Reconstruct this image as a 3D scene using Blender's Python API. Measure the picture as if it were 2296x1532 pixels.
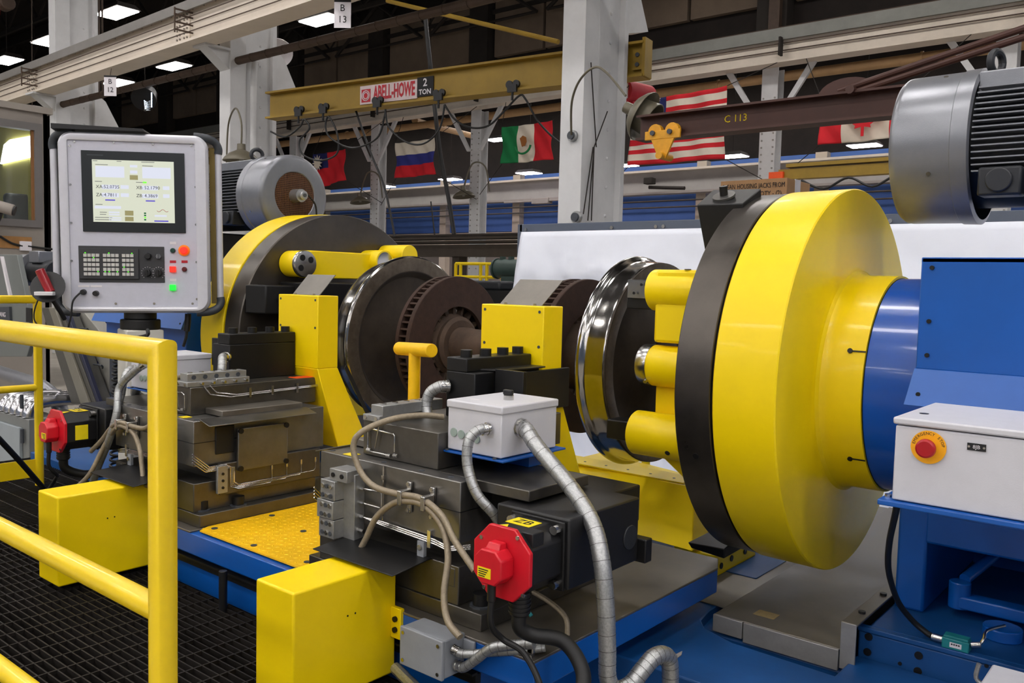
import bpy, bmesh, math, random
from mathutils import Vector, Matrix, noise
random.seed(7)
for o in list(bpy.data.objects): bpy.data.objects.remove(o)
scn = bpy.context.scene
COL = scn.collection
# ------------------------------------------------------------------ camera
F = 1944.68
CR = Vector((0.77014823, 0.63736222, 0.02532005))
CU = Vector((-0.06346828, 0.0370722, 0.99729506))
CW = Vector((-0.63469952, 0.76967205, -0.06900337))
CC = Vector((2.877, -3.48548, 1.55))
cd = bpy.data.cameras.new('camera'); cam = bpy.data.objects.new('camera', cd); COL.objects.link(cam)
cd.sensor_width = 36; cd.lens = F*36/2296; cd.clip_end = 300; cd.clip_start = .05
M = Matrix.Identity(4)
for i in range(3):
    M[i][0], M[i][1], M[i][2], M[i][3] = CR[i], CU[i], -CW[i], CC[i]
cam.matrix_world = M
scn.camera = cam
# ------------------------------------------------------------------ light
scn.view_settings.view_transform = 'Standard'
try: scn.view_settings.look = 'None'
except Exception: pass
scn.view_settings.gamma = 1
scn.view_settings.use_curve_mapping = False
scn.view_settings.exposure = 0.5
LAMP_STRENGTH = 27.0
W = bpy.data.worlds.new('world'); scn.world = W; W.use_nodes = True
bgn = W.node_tree.nodes['Background']
bgn.inputs[0].default_value = (.55, .70, 1.0, 1); bgn.inputs[1].default_value = .11
AX = 1.1956
# ------------------------------------------------------------------ measuring helper: a pixel of the 2296x1532 frame and one known plane give a point
def at(px, py, x=None, y=None, z=None):
    e = CR*((px-1148)/F) - CU*((py-766)/F) + CW
    if x is not None: t = (x-CC.x)/e.x
    elif y is not None: t = (y-CC.y)/e.y
    else: t = (z-CC.z)/e.z
    return CC + e*t
# ------------------------------------------------------------------ materials
def lin(c):
    return tuple(((v/255)/12.92 if v/255 <= .04045 else ((v/255+.055)/1.055)**2.4) for v in c)
MATS = {}
def mat(name, rgb, rough=.5, metal=0., var=.12, scale=14., bump=.0, bscale=120., coat=0., rvar=.0, stretch=None, emis=0., alpha=1., trans=0., spec=.5, eb=None):
    if name in MATS: return MATS[name]
    m = bpy.data.materials.new(name); m.use_nodes = True; nt = m.node_tree; N = nt.nodes; L = nt.links
    b = N['Principled BSDF']; c = lin(rgb)
    b.inputs['Base Color'].default_value = (*c, 1); b.inputs['Roughness'].default_value = rough; b.inputs['Metallic'].default_value = metal
    b.inputs['Specular IOR Level'].default_value = spec
    if emis and eb is not None: b.inputs['Base Color'].default_value = (eb, eb, eb, 1)
    if coat: b.inputs['Coat Weight'].default_value = coat; b.inputs['Coat Roughness'].default_value = .08
    if trans: b.inputs['Transmission Weight'].default_value = trans
    if emis:
        b.inputs['Emission Color'].default_value = (*c, 1); b.inputs['Emission Strength'].default_value = emis
    if var or bump or rvar:
        tc = N.new('ShaderNodeTexCoord'); mp = N.new('ShaderNodeMapping'); L.new(tc.outputs['Object'], mp.inputs[0])
        if stretch: mp.inputs['Scale'].default_value = stretch
        nz = N.new('ShaderNodeTexNoise'); nz.inputs['Scale'].default_value = scale; nz.inputs['Detail'].default_value = 6; nz.inputs['Roughness'].default_value = .65
        L.new(mp.outputs[0], nz.inputs['Vector'])
        if var:
            rp = N.new('ShaderNodeMapRange'); rp.inputs[1].default_value = .3; rp.inputs[2].default_value = .7
            rp.inputs[3].default_value = 1-var; rp.inputs[4].default_value = 1+var
            L.new(nz.outputs[0], rp.inputs[0])
            mx = N.new('ShaderNodeMix'); mx.data_type = 'RGBA'; mx.blend_type = 'MULTIPLY'; mx.inputs[0].default_value = 1
            mx.inputs[6].default_value = (*c, 1); L.new(rp.outputs[0], mx.inputs[7]); L.new(mx.outputs[2], b.inputs['Base Color'])
        if rvar:
            r2 = N.new('ShaderNodeMapRange'); r2.inputs[1].default_value = .3; r2.inputs[2].default_value = .7
            r2.inputs[3].default_value = max(.02, rough-rvar); r2.inputs[4].default_value = rough+rvar
            L.new(nz.outputs[0], r2.inputs[0]); L.new(r2.outputs[0], b.inputs['Roughness'])
        if bump:
            n2 = N.new('ShaderNodeTexNoise'); n2.inputs['Scale'].default_value = bscale; n2.inputs['Detail'].default_value = 3
            L.new(mp.outputs[0], n2.inputs['Vector'])
            bp = N.new('ShaderNodeBump'); bp.inputs['Strength'].default_value = bump; bp.inputs['Distance'].default_value = .002
            L.new(n2.outputs[0], bp.inputs['Height']); L.new(bp.outputs[0], b.inputs['Normal'])
    MATS[name] = m
    return m
YEL = mat('yellow_paint', (250, 217, 3), .40, 0, .03, 6, .05, 90, coat=.08, spec=.35)
YELR = mat('yellow_rail_paint', (238, 204, 12), .38, 0, .05, 9, .12, 160, coat=.2)
YELD = mat('yellow_deck_paint', (250, 196, 10), .42, 0, .08, 20, .1, 90)
BLUE = mat('blue_paint', (4, 84, 170), .38, 0, .06, 7, .12, 40, coat=.2)
BLUB = mat('blue_bed_paint', (12, 72, 132), .5, 0, .16, 5, .1, 60)
BLUD = mat('blue_neck_paint', (8, 82, 182), .3, 0, .08, 6, .5, 26, coat=.3, stretch=(.3, 1, 1))
DISC = mat('dark_steel_face', (88, 83, 78), .36, .85, .2, 4, .1, 200, rvar=.10)
STEEL = mat('ground_steel', (132, 130, 127), .36, .9, .16, 10, .06, 160, rvar=.08)
STEELT = mat('worn_steel_plate', (124, 119, 112), .46, .75, .25, 6, .08, 120, rvar=.1)
OILST = mat('oily_steel', (104, 101, 96), .38, .85, .22, 8, .08, 160, rvar=.1)
CHROME = mat('polished_tread', (176, 174, 170), .15, 1., .06, 30, 0, rvar=.03)
SILV = mat('bright_steel', (196, 194, 190), .24, 1., .06, 20)
ALU = mat('zinc_manifold', (164, 165, 164), .40, .7, .12, 30, .05)
GALV = mat('galvanised_conduit', (176, 178, 178), .34, .8, .22, 160, .35, 420)
BRAID = mat('braided_hose', (150, 138, 118), .5, .45, .18, 90, .5, 400)
RUST = mat('rust_disc', (56, 37, 28), .82, .1, .3, 20, .3, 150)
RUSTD = mat('rust_axle', (74, 58, 46), .8, .1, .35, 8, .4, 80)
WHEEL = mat('dark_wheel_web', (60, 52, 44), .7, .35, .3, 10, .2, 90)
RIM = mat('wheel_rim_face', (104, 94, 82), .5, .7, .3, 18, .1, 120)
BLK = mat('black_oxide', (26, 26, 27), .42, .3, .15, 20, .1, 150)
BLKP = mat('black_plastic', (20, 20, 22), .45, 0, .1, 20, .1, 200)
BLKR = mat('black_rubber', (16, 16, 17), .55, 0, .1, 30)
RED = mat('red_plastic', (206, 22, 40), .36, 0, .05, 20, .15, 160)
WHT = mat('white_powder_coat', (204, 204, 210), .45, 0, .03, 20, .12, 260)
WHT2 = mat('white_column_paint', (206, 206, 206), .5, 0, .06, 4, .1, 40)
CREAM = mat('cream_beam_paint', (222, 210, 194), .55, 0, .08, 2, .08, 40)
GREY = mat('grey_enclosure', (140, 144, 150), .5, 0, .05, 20, .15, 200)
GREYM = mat('grey_motor_paint', (134, 136, 142), .32, .45, .06, 14, .15, 260)
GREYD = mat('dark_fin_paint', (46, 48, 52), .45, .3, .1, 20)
GREYB = mat('grey_machine_paint', (122, 124, 122), .55, 0, .08, 4)
GREYW = mat('booth_wall', (150, 142, 134), .7, 0, .06, 3)
ALUF = mat('silver_anodised', (214, 214, 222), .34, .25, .03, 20)
PANEL = mat('panel_face', (198, 199, 212), .5, .0, .03, 30, .06, 300)
DGREY = mat('dark_grey_plastic', (62, 66, 72), .5, 0, .06, 30)
FIB = mat('keypad_grey', (54, 55, 58), .6, 0, .05, 30)
KEY = mat('key_cap', (196, 196, 192), .5, 0, .04, 60)
GRAT = mat('grating_steel', (42, 38, 35), .6, .6, .25, 30)
CONC = mat('concrete_floor', (150, 144, 134), .75, 0, .2, 1.5, .15, 12)
TARP = mat('white_tarp', (232, 236, 246), .6, 0, .03, 3, .3, 5)
TARPF = mat('tarp_frame_grey', (92, 100, 114), .5, .2, .06, 8)
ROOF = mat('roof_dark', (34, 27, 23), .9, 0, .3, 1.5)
TRUSS = mat('truss_dark', (42, 36, 31), .85, 0, .2, 3)
CLER = mat('clerestory_panel', (120, 104, 88), .9, 0, .2, .6)
OLIVE = mat('olive_crane_yellow', (150, 120, 32), .55, 0, .14, 3, .1, 30)
BROWN = mat('brown_beam_paint', (68, 38, 29), .6, 0, .15, 5, .15, 40)
PIPE = mat('tan_pipe', (188, 152, 108), .7, 0, .12, 2)
PIPED = mat('brown_conduit', (74, 58, 46), .7, 0, .2, 4)
LSHADE = mat('olive_enamel', (104, 98, 82), .45, .2, .1, 12)
LIN = mat('lamp_inside', (150, 148, 140), .4, .3, .05, 12)
CARD = mat('cardboard', (172, 132, 92), .85, 0, .08, 12, .15, 60)
SIGNW = mat('sign_white', (226, 222, 226), .5, 0, .02, 10)
INK = mat('black_ink', (24, 24, 26), .7, 0, 0)
INKR = mat('red_ink', (186, 30, 46), .6, 0, .06, 20)
INKY = mat('yellow_chalk', (206, 178, 20), .9, 0, .1, 60)
STICK = mat('yellow_sticker', (246, 222, 16), .5, 0, .03, 60)
ORNG = mat('orange_tag', (240, 84, 20), .6, 0, .05, 30)
WALLB = mat('far_blue_wall', (84, 120, 190), .7, 0, .08, .6)
WALLC = mat('far_cream_wall', (206, 192, 172), .8, 0, .08, .6)
DKBEAM = mat('dark_bed_rail', (66, 58, 50), .7, .2, .15, 3)
GREEN = mat('green_machine', (58, 76, 70), .5, .1, .1, 8)
TEAL = mat('teal_switch', (28, 128, 134), .45, 0, .05, 30)
FR = mat('flag_red', (206, 26, 38), .85, 0, .06, 5); FW = mat('flag_white', (222, 210, 192), .85, 0, .04, 5)
FB = mat('flag_blue', (46, 50, 128), .85, 0, .06, 5); FN = mat('flag_navy', (28, 34, 92), .85, 0, .06, 5); FG = mat('flag_green', (16, 122, 66), .85, 0, .06, 5); FE = mat('flag_emblem', (150, 92, 40), .85, 0, .2, 30)
LAMP = mat('lamp_glow', (255, 250, 247), .5, 0, 0, emis=LAMP_STRENGTH)
LAMPF = mat('far_lamp_glow', (250, 240, 255), .5, 0, 0, emis=30)
LGR = mat('led_green', (20, 255, 60), .4, 0, 0, emis=.9, eb=.02); LRD = mat('led_red', (255, 40, 20), .4, 0, 0, emis=1.0, eb=.02); LEDW = mat('led_white', (210, 230, 255), .4, 0, 0, emis=6)
LKG = mat('key_led', (90, 255, 40), .4, 0, 0, emis=.9)
SCRB = mat('screen_glow', (230, 234, 212), .3, 0, 0, emis=.6, eb=.03); SCRP = mat('screen_field', (232, 236, 252), .3, 0, 0, emis=.62, eb=.03)
SCRT = mat('screen_button', (176, 168, 112), .3, 0, 0, emis=.5, eb=.03); SCRV = mat('screen_violet', (84, 66, 214), .3, 0, 0, emis=.6, eb=.03); SCRK = mat('screen_text', (40, 40, 66), .4, 0, 0, emis=0.)
def grille_mat():
    m = bpy.data.materials.new('brown_grille'); return m
BRWN = mat('brown_grille', (112, 78, 54), .7, .2, .25, 30)
# ------------------------------------------------------------------ mesh helpers
def B(): return bmesh.new()
def bx(bm, x0, x1, y0, y1, z0, z1):
    if x0 > x1: x0, x1 = x1, x0
    v = [bm.verts.new(p) for p in ((x0,y0,z0),(x1,y0,z0),(x1,y1,z0),(x0,y1,z0),(x0,y0,z1),(x1,y0,z1),(x1,y1,z1),(x0,y1,z1))]
    for f in ((3,2,1,0),(4,5,6,7),(0,1,5,4),(1,2,6,5),(2,3,7,6),(3,0,4,7)): bm.faces.new([v[i] for i in f])
    return bm
def frame(d):
    d = d.normalized(); a = Vector((0,0,1)) if abs(d.z) < .9 else Vector((1,0,0))
    u = d.cross(a).normalized(); return u, d.cross(u).normalized()
def cyl(bm, p0, p1, r0, n=20, r1=None, caps=True):
    p0 = Vector(p0); p1 = Vector(p1); r1 = r0 if r1 is None else r1
    u, v = frame(p1-p0); A = []; Bv = []
    for i in range(n):
        a = 2*math.pi*i/n; w = u*math.cos(a)+v*math.sin(a)
        A.append(bm.verts.new(p0+w*r0)); Bv.append(bm.verts.new(p1+w*r1))
    for i in range(n): j = (i+1) % n; bm.faces.new((A[i], A[j], Bv[j], Bv[i]))
    if caps: bm.faces.new(A[::-1]); bm.faces.new(Bv)
    return bm
def smooth_path(pts, k=8):
    pts = [Vector(p) for p in pts]; out = []
    for i in range(len(pts)-1):
        p0 = pts[max(i-1, 0)]; p1 = pts[i]; p2 = pts[i+1]; p3 = pts[min(i+2, len(pts)-1)]
        for j in range(k):
            t = j/k
            out.append(.5*((2*p1)+(p2-p0)*t+(2*p0-5*p1+4*p2-p3)*t*t+(3*p1-p0-3*p2+p3)*t**3))
    out.append(pts[-1]); return out
def tube(bm, pts, r, n=10, k=8, smooth=True, ridge=0., caps=True):
    P = smooth_path(pts, k) if smooth else [Vector(p) for p in pts]
    rings = []; u = None
    for i, p in enumerate(P):
        d = (P[min(i+1, len(P)-1)]-P[max(i-1, 0)])
        if d.length < 1e-9: continue
        d.normalize()
        if u is None: u, _ = frame(d)
        u = (u-d*u.dot(d))
        if u.length < 1e-6: u, _ = frame(d)
        u.normalize(); v = d.cross(u); rr = r*(1+(ridge if i % 2 else 0))
        rings.append([bm.verts.new(p+(u*math.cos(2*math.pi*j/n)+v*math.sin(2*math.pi*j/n))*rr) for j in range(n)])
    for a, b in zip(rings, rings[1:]):
        for j in range(n): q = (j+1) % n; bm.faces.new((a[j], a[q], b[q], b[j]))
    if caps: bm.faces.new(rings[0][::-1]); bm.faces.new(rings[-1])
    return bm
def lathe(bm, prof, y=0., z=AX, n=96, close=False):
    """prof: (x, r) pairs turned about the X axis through (y, z)"""
    rings = []
    for x, r in prof:
        if r < 1e-6: rings.append([bm.verts.new((x, y, z))])
        else: rings.append([bm.verts.new((x, y+r*math.cos(2*math.pi*i/n), z+r*math.sin(2*math.pi*i/n))) for i in range(n)])
    if close: rings.append(rings[0])
    for a, b in zip(rings, rings[1:]):
        if len(a) == 1 and len(b) == 1: continue
        for i in range(n):
            j = (i+1) % n
            if len(a) == 1: bm.faces.new((a[0], b[j], b[i]))
            elif len(b) == 1: bm.faces.new((a[i], a[j], b[0]))
            else: bm.faces.new((a[i], a[j], b[j], b[i]))
    return bm
def prism(bm, pts, d):
    """polygon of 3-D points pushed along vector d"""
    d = Vector(d); a = [bm.verts.new(Vector(p)) for p in pts]; b = [bm.verts.new(Vector(p)+d) for p in pts]; n = len(pts)
    bm.faces.new(a[::-1]); bm.faces.new(b)
    for i in range(n): j = (i+1) % n; bm.faces.new((a[i], a[j], b[j], b[i]))
    return bm
def hexa(bm, p):
    v = [bm.verts.new(q) for q in p]
    for f in ((3,2,1,0),(4,5,6,7),(0,1,5,4),(1,2,6,5),(2,3,7,6),(3,0,4,7)): bm.faces.new([v[i] for i in f])
    return bm
def mir(bm, s):
    if s < 0: bmesh.ops.scale(bm, vec=(-1, 1, 1), verts=bm.verts)
    return bm
def root_of(o):
    while o.parent: o = o.parent
    return o
def tag(o, label=None, cat=None, group=None, kind=None):
    if label: o['label'] = label
    if cat: o['category'] = cat
    if group: o['group'] = group
    if kind: o['kind'] = kind
    return o
def obj(name, bm, m, parent=None, bev=0., smooth=True, ang=32, seg=2):
    bmesh.ops.recalc_face_normals(bm, faces=bm.faces)
    me = bpy.data.meshes.new(name); bm.to_mesh(me); bm.free()
    ms = m if isinstance(m, (list, tuple)) else [m]
    for q in ms: me.materials.append(q)
    o = bpy.data.objects.new(name, me); COL.objects.link(o)
    if parent:
        o.parent = parent; sh = root_of(parent).location.copy()
    else:
        c = [v.co for v in me.vertices]; mn = [min(v[i] for v in c) for i in range(3)]; mx = [max(v[i] for v in c) for i in range(3)]
        sh = Vector(((mn[0]+mx[0])/2, (mn[1]+mx[1])/2, mn[2])); o.location = sh
    me.transform(Matrix.Translation(-sh))
    if smooth and len(me.polygons):
        me.polygons.foreach_set('use_smooth', [True]*len(me.polygons)); me.set_sharp_from_angle(angle=math.radians(ang))
    if bev:
        b = o.modifiers.new('bevel', 'BEVEL'); b.width = bev; b.segments = seg; b.limit_method = 'ANGLE'; b.angle_limit = math.radians(35); b.harden_normals = False
    return o
def thing(name, label, cat, loc=(0,0,0), group=None):
    o = bpy.data.objects.new(name, None); COL.objects.link(o); o.location = Vector(loc); o.empty_display_size = .05
    return tag(o, label, cat, group)
def inst(name, me, loc, parent, rot=None, scale=None):
    """a further piece that shares mesh data; loc in world space"""
    o = bpy.data.objects.new(name, me); COL.objects.link(o)
    if parent: o.parent = parent; o.location = Vector(loc)-root_of(parent).location
    else: o.location = Vector(loc)
    if rot: o.rotation_euler = rot
    if scale: o.scale = scale
    return o
def meshof(bm, m, smooth=True, ang=32):
    bmesh.ops.recalc_face_normals(bm, faces=bm.faces)
    me = bpy.data.meshes.new('piece'); bm.to_mesh(me); bm.free(); me.materials.append(m)
    if smooth:
        me.polygons.foreach_set('use_smooth', [True]*len(me.polygons)); me.set_sharp_from_angle(angle=math.radians(ang))
    return me
def struct(name, bm, m, **k):
    o = obj(name, bm, m, **k); o['kind'] = 'structure'; return o
FRONT = Matrix(((1,0,0),(0,0,-1),(0,1,0))).to_4x4()          # text plane facing -Y
def text(name, s, size, M4, m, parent, ext=.0006, sx=1., align='CENTER', bold=0.):
    cu = bpy.data.curves.new('t', 'FONT'); cu.body = s; cu.size = size; cu.align_x = align; cu.align_y = 'CENTER'; cu.extrude = ext; cu.resolution_u = 2; cu.offset = bold
    t = bpy.data.objects.new('t', cu); COL.objects.link(t); bpy.context.view_layer.update()
    me = bpy.data.meshes.new_from_object(t.evaluated_get(bpy.context.evaluated_depsgraph_get()))
    bpy.data.objects.remove(t)
    me.transform(M4 @ Matrix.Diagonal((sx, 1, 1, 1)))
    me.transform(Matrix.Translation(-root_of(parent).location)); me.materials.clear(); me.materials.append(m)
    o = bpy.data.objects.new(name, me); COL.objects.link(o); o.parent = parent
    return o
def place(p, R=FRONT): return Matrix.Translation(Vector(p)) @ R
# common small pieces
SOCK = meshof(cyl(B(), (0,0,0), (0,0,1), 1, 14), BLK)              # unit socket head: scale to size
SCREW = meshof(cyl(B(), (0,0,0), (0,0,1), 1, 10), SILV)
DSCREW = meshof(cyl(B(), (0,0,0), (0,0,1), 1, 10), DGREY)
def stud(name, me, p, d, r, h, parent):
    q = Vector((0,0,1)).rotation_difference(Vector(d))
    o = inst(name, me, p, parent); o.rotation_mode = 'QUATERNION'; o.rotation_quaternion = q; o.scale = (r, r, h); return o
# ================================================================== THE HALL
def atp(px, py, p0, n):
    e = CR*((px-1148)/F) - CU*((py-766)/F) + CW
    return CC + e*((Vector(p0)-CC).dot(Vector(n))/e.dot(Vector(n)))
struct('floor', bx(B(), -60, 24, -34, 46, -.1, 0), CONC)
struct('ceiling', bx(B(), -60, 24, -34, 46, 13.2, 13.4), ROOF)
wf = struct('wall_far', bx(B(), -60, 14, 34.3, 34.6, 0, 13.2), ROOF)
obj('blue_band', bx(B(), -58, 12, 34.1, 34.3, 4.35, 7.4), WALLB, wf)
obj('cream_band', bx(B(), -58, 12, 33.9, 34.3, 3.3, 4.3), WALLC, wf)
obj('lower_band', bx(B(), -58, 12, 34.1, 34.3, .2, 3.2), mat('far_low_wall', (120, 112, 104), .8, 0, .1, .6), wf)
for i in range(12):
    obj('wall_post', bx(B(), -56+i*5.6, -55.5+i*5.6, 33.7, 34.2, 0, 7.4), WALLC, wf)
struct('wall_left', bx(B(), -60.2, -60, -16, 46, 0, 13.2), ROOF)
# roof steel above the second bay
for i in range(9):
    y = 5+i*3.2
    tr = struct('trim_%d' % (i+1), bx(B(), -58, 12, y-.08, y+.08, 12.7, 13.1), TRUSS)
    obj('lower_chord', bx(B(), -58, 12, y-.06, y+.06, 11.3, 11.45), TRUSS, tr)
    bm = B()
    for k in range(24):
        x = -58+k*3
        cyl(bm, (x, y, 11.4), (x+1.5, y, 12.8), .05, 5); cyl(bm, (x+1.5, y, 12.8), (x+3, y, 11.4), .05, 5)
    w = obj('truss_web', bm, TRUSS, tr); w['kind'] = 'stuff'
# upper panels above the second runway
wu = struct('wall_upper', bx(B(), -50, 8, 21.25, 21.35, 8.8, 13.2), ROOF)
PX0 = at(854, 120, y=21).x
for i in range(-4, 6):
    x0 = PX0+i*5.65
    obj('wall_panel', bx(B(), x0+.55, x0+2.78, 21.0, 21.2, 9.75, 11.9), CLER, wu)
    obj('wall_panel', bx(B(), x0+2.9, x0+5.1, 21.0, 21.2, 9.75, 11.9), CLER, wu)
    obj('mullion', bx(B(), x0-.45, x0+.45, 20.7, 21.2, 8.8, 13), TRUSS, wu)
    bm = B(); cyl(bm, (x0+.2, 20.6, 12.6), (x0-2.4, 20.6, 10.9), .07, 6); cyl(bm, (x0+.2, 20.6, 12.6), (x0+2.8, 20.6, 10.9), .07, 6)
    cyl(bm, (x0-2.4, 20.6, 10.9), (x0+2.8, 20.6, 10.9), .05, 6)
    obj('brace', bm, TRUSS, wu)
obj('upper_post', bx(B(), at(1735, 40, y=20.5).x-.16, at(1735, 40, y=20.5).x+.16, 20.5, 20.7, 8.8, 13), PIPED, wu)
# ------------------------------------------------------------------ near columns and crane runway
def crane_column(xl, label, bracket):
    t = thing('crane_column', label, 'column', (xl+.135, 3.85, 0), 'tall crane columns of the near row')
    obj('front_flange', bx(B(), xl, xl+.27, 3.5, 3.76, 0, 10.5), WHT2, t, .004)
    obj('web', bx(B(), xl+.09, xl+.20, 3.76, 4.2, 0, 10.5), WHT2, t)
    obj('rear_flange', bx(B(), xl, xl+.27, 4.2, 4.27, 0, 10.5), WHT2, t, .004)
    obj('channel_lip', bx(B(), xl+.20, xl+.225, 3.76, 3.80, 0, 10.5), WHT2, t)
    me = meshof(lathe(B(), [(0, .019), (.008, .017), (.014, .009), (.016, 0)], 0, 0, 10), WHT2)
    for k in range(14): inst('rivet', me, (xl+.20, 4.04, 2.25+k*.29), t)
    if bracket:
        obj('bracket', prism(B(), [(xl+.02, 3.5, 4.7), (xl+.02, 3.12, 4.7), (xl+.02, 3.5, 4.42)], (.23, 0, 0)), WHT2, t)
        obj('base_shelf', bx(B(), xl-.03, xl+.30, 3.1, 3.5, 4.67, 4.70), WHT2, t)
    obj('gusset', prism(B(), [(xl+.04, 4.27, 4.85), (xl+.04, 4.27, 4.13), (xl+.04, 4.70, 4.25), (xl+.04, 4.42, 4.75)], (.20, 0, 0)), WHT2, t)
    return t
c3 = crane_column(-2.335, 'white crane column with a conduit box, rising behind the white tarp', False)
crane_column(-8.40, 'white crane column with gooseneck lamp behind the small grey motor', True)
crane_column(-14.0, 'white crane column behind the top left of the control pendant', True)
# conduits on the nearest column
bm = B(); tube(bm, [(-2.135, 3.79, 0.5), (-2.135, 3.79, 9)], .012, 8, 1, False); tube(bm, [(-2.07, 3.74, .5), (-2.07, 3.74, 3.2), (-2.06, 3.73, 9)], .007, 6, 1, False)
tag(obj('conduit_run', bm, WHT2), 'thin vertical conduits clipped to side of the tarp column', 'conduit')
bm = B()
for k, (a, b) in enumerate([((1325, 140), (1337, 330)), ((1362, 250), (1332, 330)), ((1332, 330), (1318, 495)), ((1332, 330), (1326, 495)), ((1330, 330), (1308, 480))]):
    tube(bm, [at(*a, x=-2.04), at(*b, x=-2.04)], .006, 6, 1, False)
tag(obj('loose_wires', bm, TRUSS), 'thin loose wires running down side of the tarp column', 'wire')
for nm, pp, s_, lb in (('outlet_box', (1281, 304), .055, 'small round outlet box on front face of the tarp column'), ('switch_box', (1290, 487), .06, 'small conduit fitting low on the tarp column')):
    p = at(*pp, y=3.46); t = thing(nm, lb, 'electrical box', p)
    obj('body', cyl(B(), p+Vector((0, .04, 0)), p, s_, 14), ALU, t, .004); obj('cover', cyl(B(), p, p+Vector((0, -.02, 0)), s_*.7, 14), DGREY, t)
# runway beam
rw = thing('crane_runway', 'long cream crane runway beam crossing the top left corner', 'crane beam', (-10, 3.2, 4.70))
X0, X1 = -34, 3
obj('bottom_flange', bx(B(), X0, X1, 3.0, 3.34, 4.70, 4.735), CREAM, rw)
obj('web', bx(B(), X0, X1, 3.10, 3.14, 4.735, 5.22), CREAM, rw)
obj('top_flange', bx(B(), X0, X1, 3.02, 3.34, 5.22, 5.25), CREAM, rw)
obj('channel_cap', bx(B(), X0, X1, 3.0, 3.03, 5.12, 5.25), mat('cap_shade_grey', (128, 124, 120), .6, .1, .1, 3), rw)  # grey puts the flange overhang's shade into the cap colour
obj('rail', bx(B(), X0, X1, 3.18, 3.25, 5.25, 5.33), PIPED, rw)
me = meshof(bx(B(), X0, X1, 3.02, 3.03, 0, .012), PIPED, False)
for z in (4.83, 4.93, 5.03): inst('conductor_bar', me, (0, 0, z), rw).location = Vector((0, 0, z))-rw.location
me = meshof(cyl(B(), (0, 0, 0), (0, -.02, 0), .014, 8), mat('bolt_grey', (140, 132, 122), .6, .3, .1, 20))
for k in range(46):
    inst('flange_bolt', me, (-15.8+k*.30, 3.1, 5.16), rw)
for xc in (-14.1, -8.55):
    for r in range(6):
        for c in (-.16, -.08, .04, .12): inst('splice_bolt', me, (xc+c, 3.09, 4.80+r*.062), rw)
    obj('splice_plate', bx(B(), xc-.22, xc+.18, 3.085, 3.10, 4.76, 5.18), CREAM, rw)
    bm = B()
    for z in (4.83, 4.93, 5.03, 5.1): bx(bm, xc+.25, xc+.27, 2.82, 3.09, z-.01, z+.01)
    obj('insulator_arms', bm, PIPED, rw)
    bm = B(); cyl(bm, (xc+.26, 2.83, 4.79), (xc+.26, 2.83, 5.12), .012, 6); obj('insulator_post', bm, PIPED, rw)
bm = B(); tube(bm, [(X0, 3.62, 4.56), (X1, 3.62, 4.56)], .055, 10, 1, False)
for k in range(60): cyl(bm, (-20+k*.37, 3.62, 4.56), (-19.98+k*.37, 3.62, 4.56), .062, 8)
tag(obj('conduit_pipe', bm, PIPED), 'brown banded conduit pipe hanging under the cream runway beam', 'pipe')
rw.rotation_euler = (0, 0, -.037)
def grid_sign(p, w, h, l1, l2, label):
    t = thing('grid_sign', label, 'sign', p-Vector((0, 0, h/2)), 'grid signs hung from runway')
    R = FRONT.to_3x3(); ry = Matrix.Rotation(math.radians(38), 4, 'Z')
    MM = Matrix.Translation(p) @ ry
    b = bx(B(), -w/2, w/2, 0, .006, -h/2, h/2); b.transform(MM); obj('plate', b, SIGNW, t)
    b = bx(B(), -w/2, w/2, -.004, .01, h/2-.015, h/2+.01); b.transform(MM); obj('top_rail', b, INK, t)
    for s, dz in ((l1, h*.22), (l2, -h*.2)): text('lettering', s, h*.36, MM @ Matrix.Translation((0, -.004, dz)) @ FRONT, INK, t)
    b = B(); tube(b, [p+Vector((0, 0, h/2)), p+Vector((0, .02, h/2+.12))], .006, 6, 1, False); obj('hanger', b, PIPED, t)
grid_sign(at(768, 32, y=2.98), .19, .30, 'B', '13', 'larger white B 13 sign hanging at top of the picture')
grid_sign(at(247, 193, y=2.98), .19, .30, 'B', '12', 'smaller white B 12 sign above the control pendant')
def bell(b, c, ax, R_, n=36):
    ax = Vector(ax).normalized(); u, v = frame(ax); c = Vector(c)
    pr = [(-.95, .22), (-.62, .24), (-.55, .38), (-.42, .66), (-.2, .9), (-.04, 1.0), (0, 1.0), (-.03, .96), (-.2, .85), (-.42, .6), (-.5, .3), (-.5, .0)]
    rings = []
    for h_, r in pr:
        if r == 0: rings.append([b.verts.new(c+ax*h_*R_)])
        else: rings.append([b.verts.new(c+ax*h_*R_+(u*math.cos(2*math.pi*i/n)+v*math.sin(2*math.pi*i/n))*r*R_) for i in range(n)])
    for A_, B_ in zip(rings, rings[1:]):
        for i in range(n):
            j = (i+1) % n
            if len(B_) == 1: b.faces.new((A_[i], A_[j], B_[0]))
            else: b.faces.new((A_[i], A_[j], B_[j], B_[i]))
    return b
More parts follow.
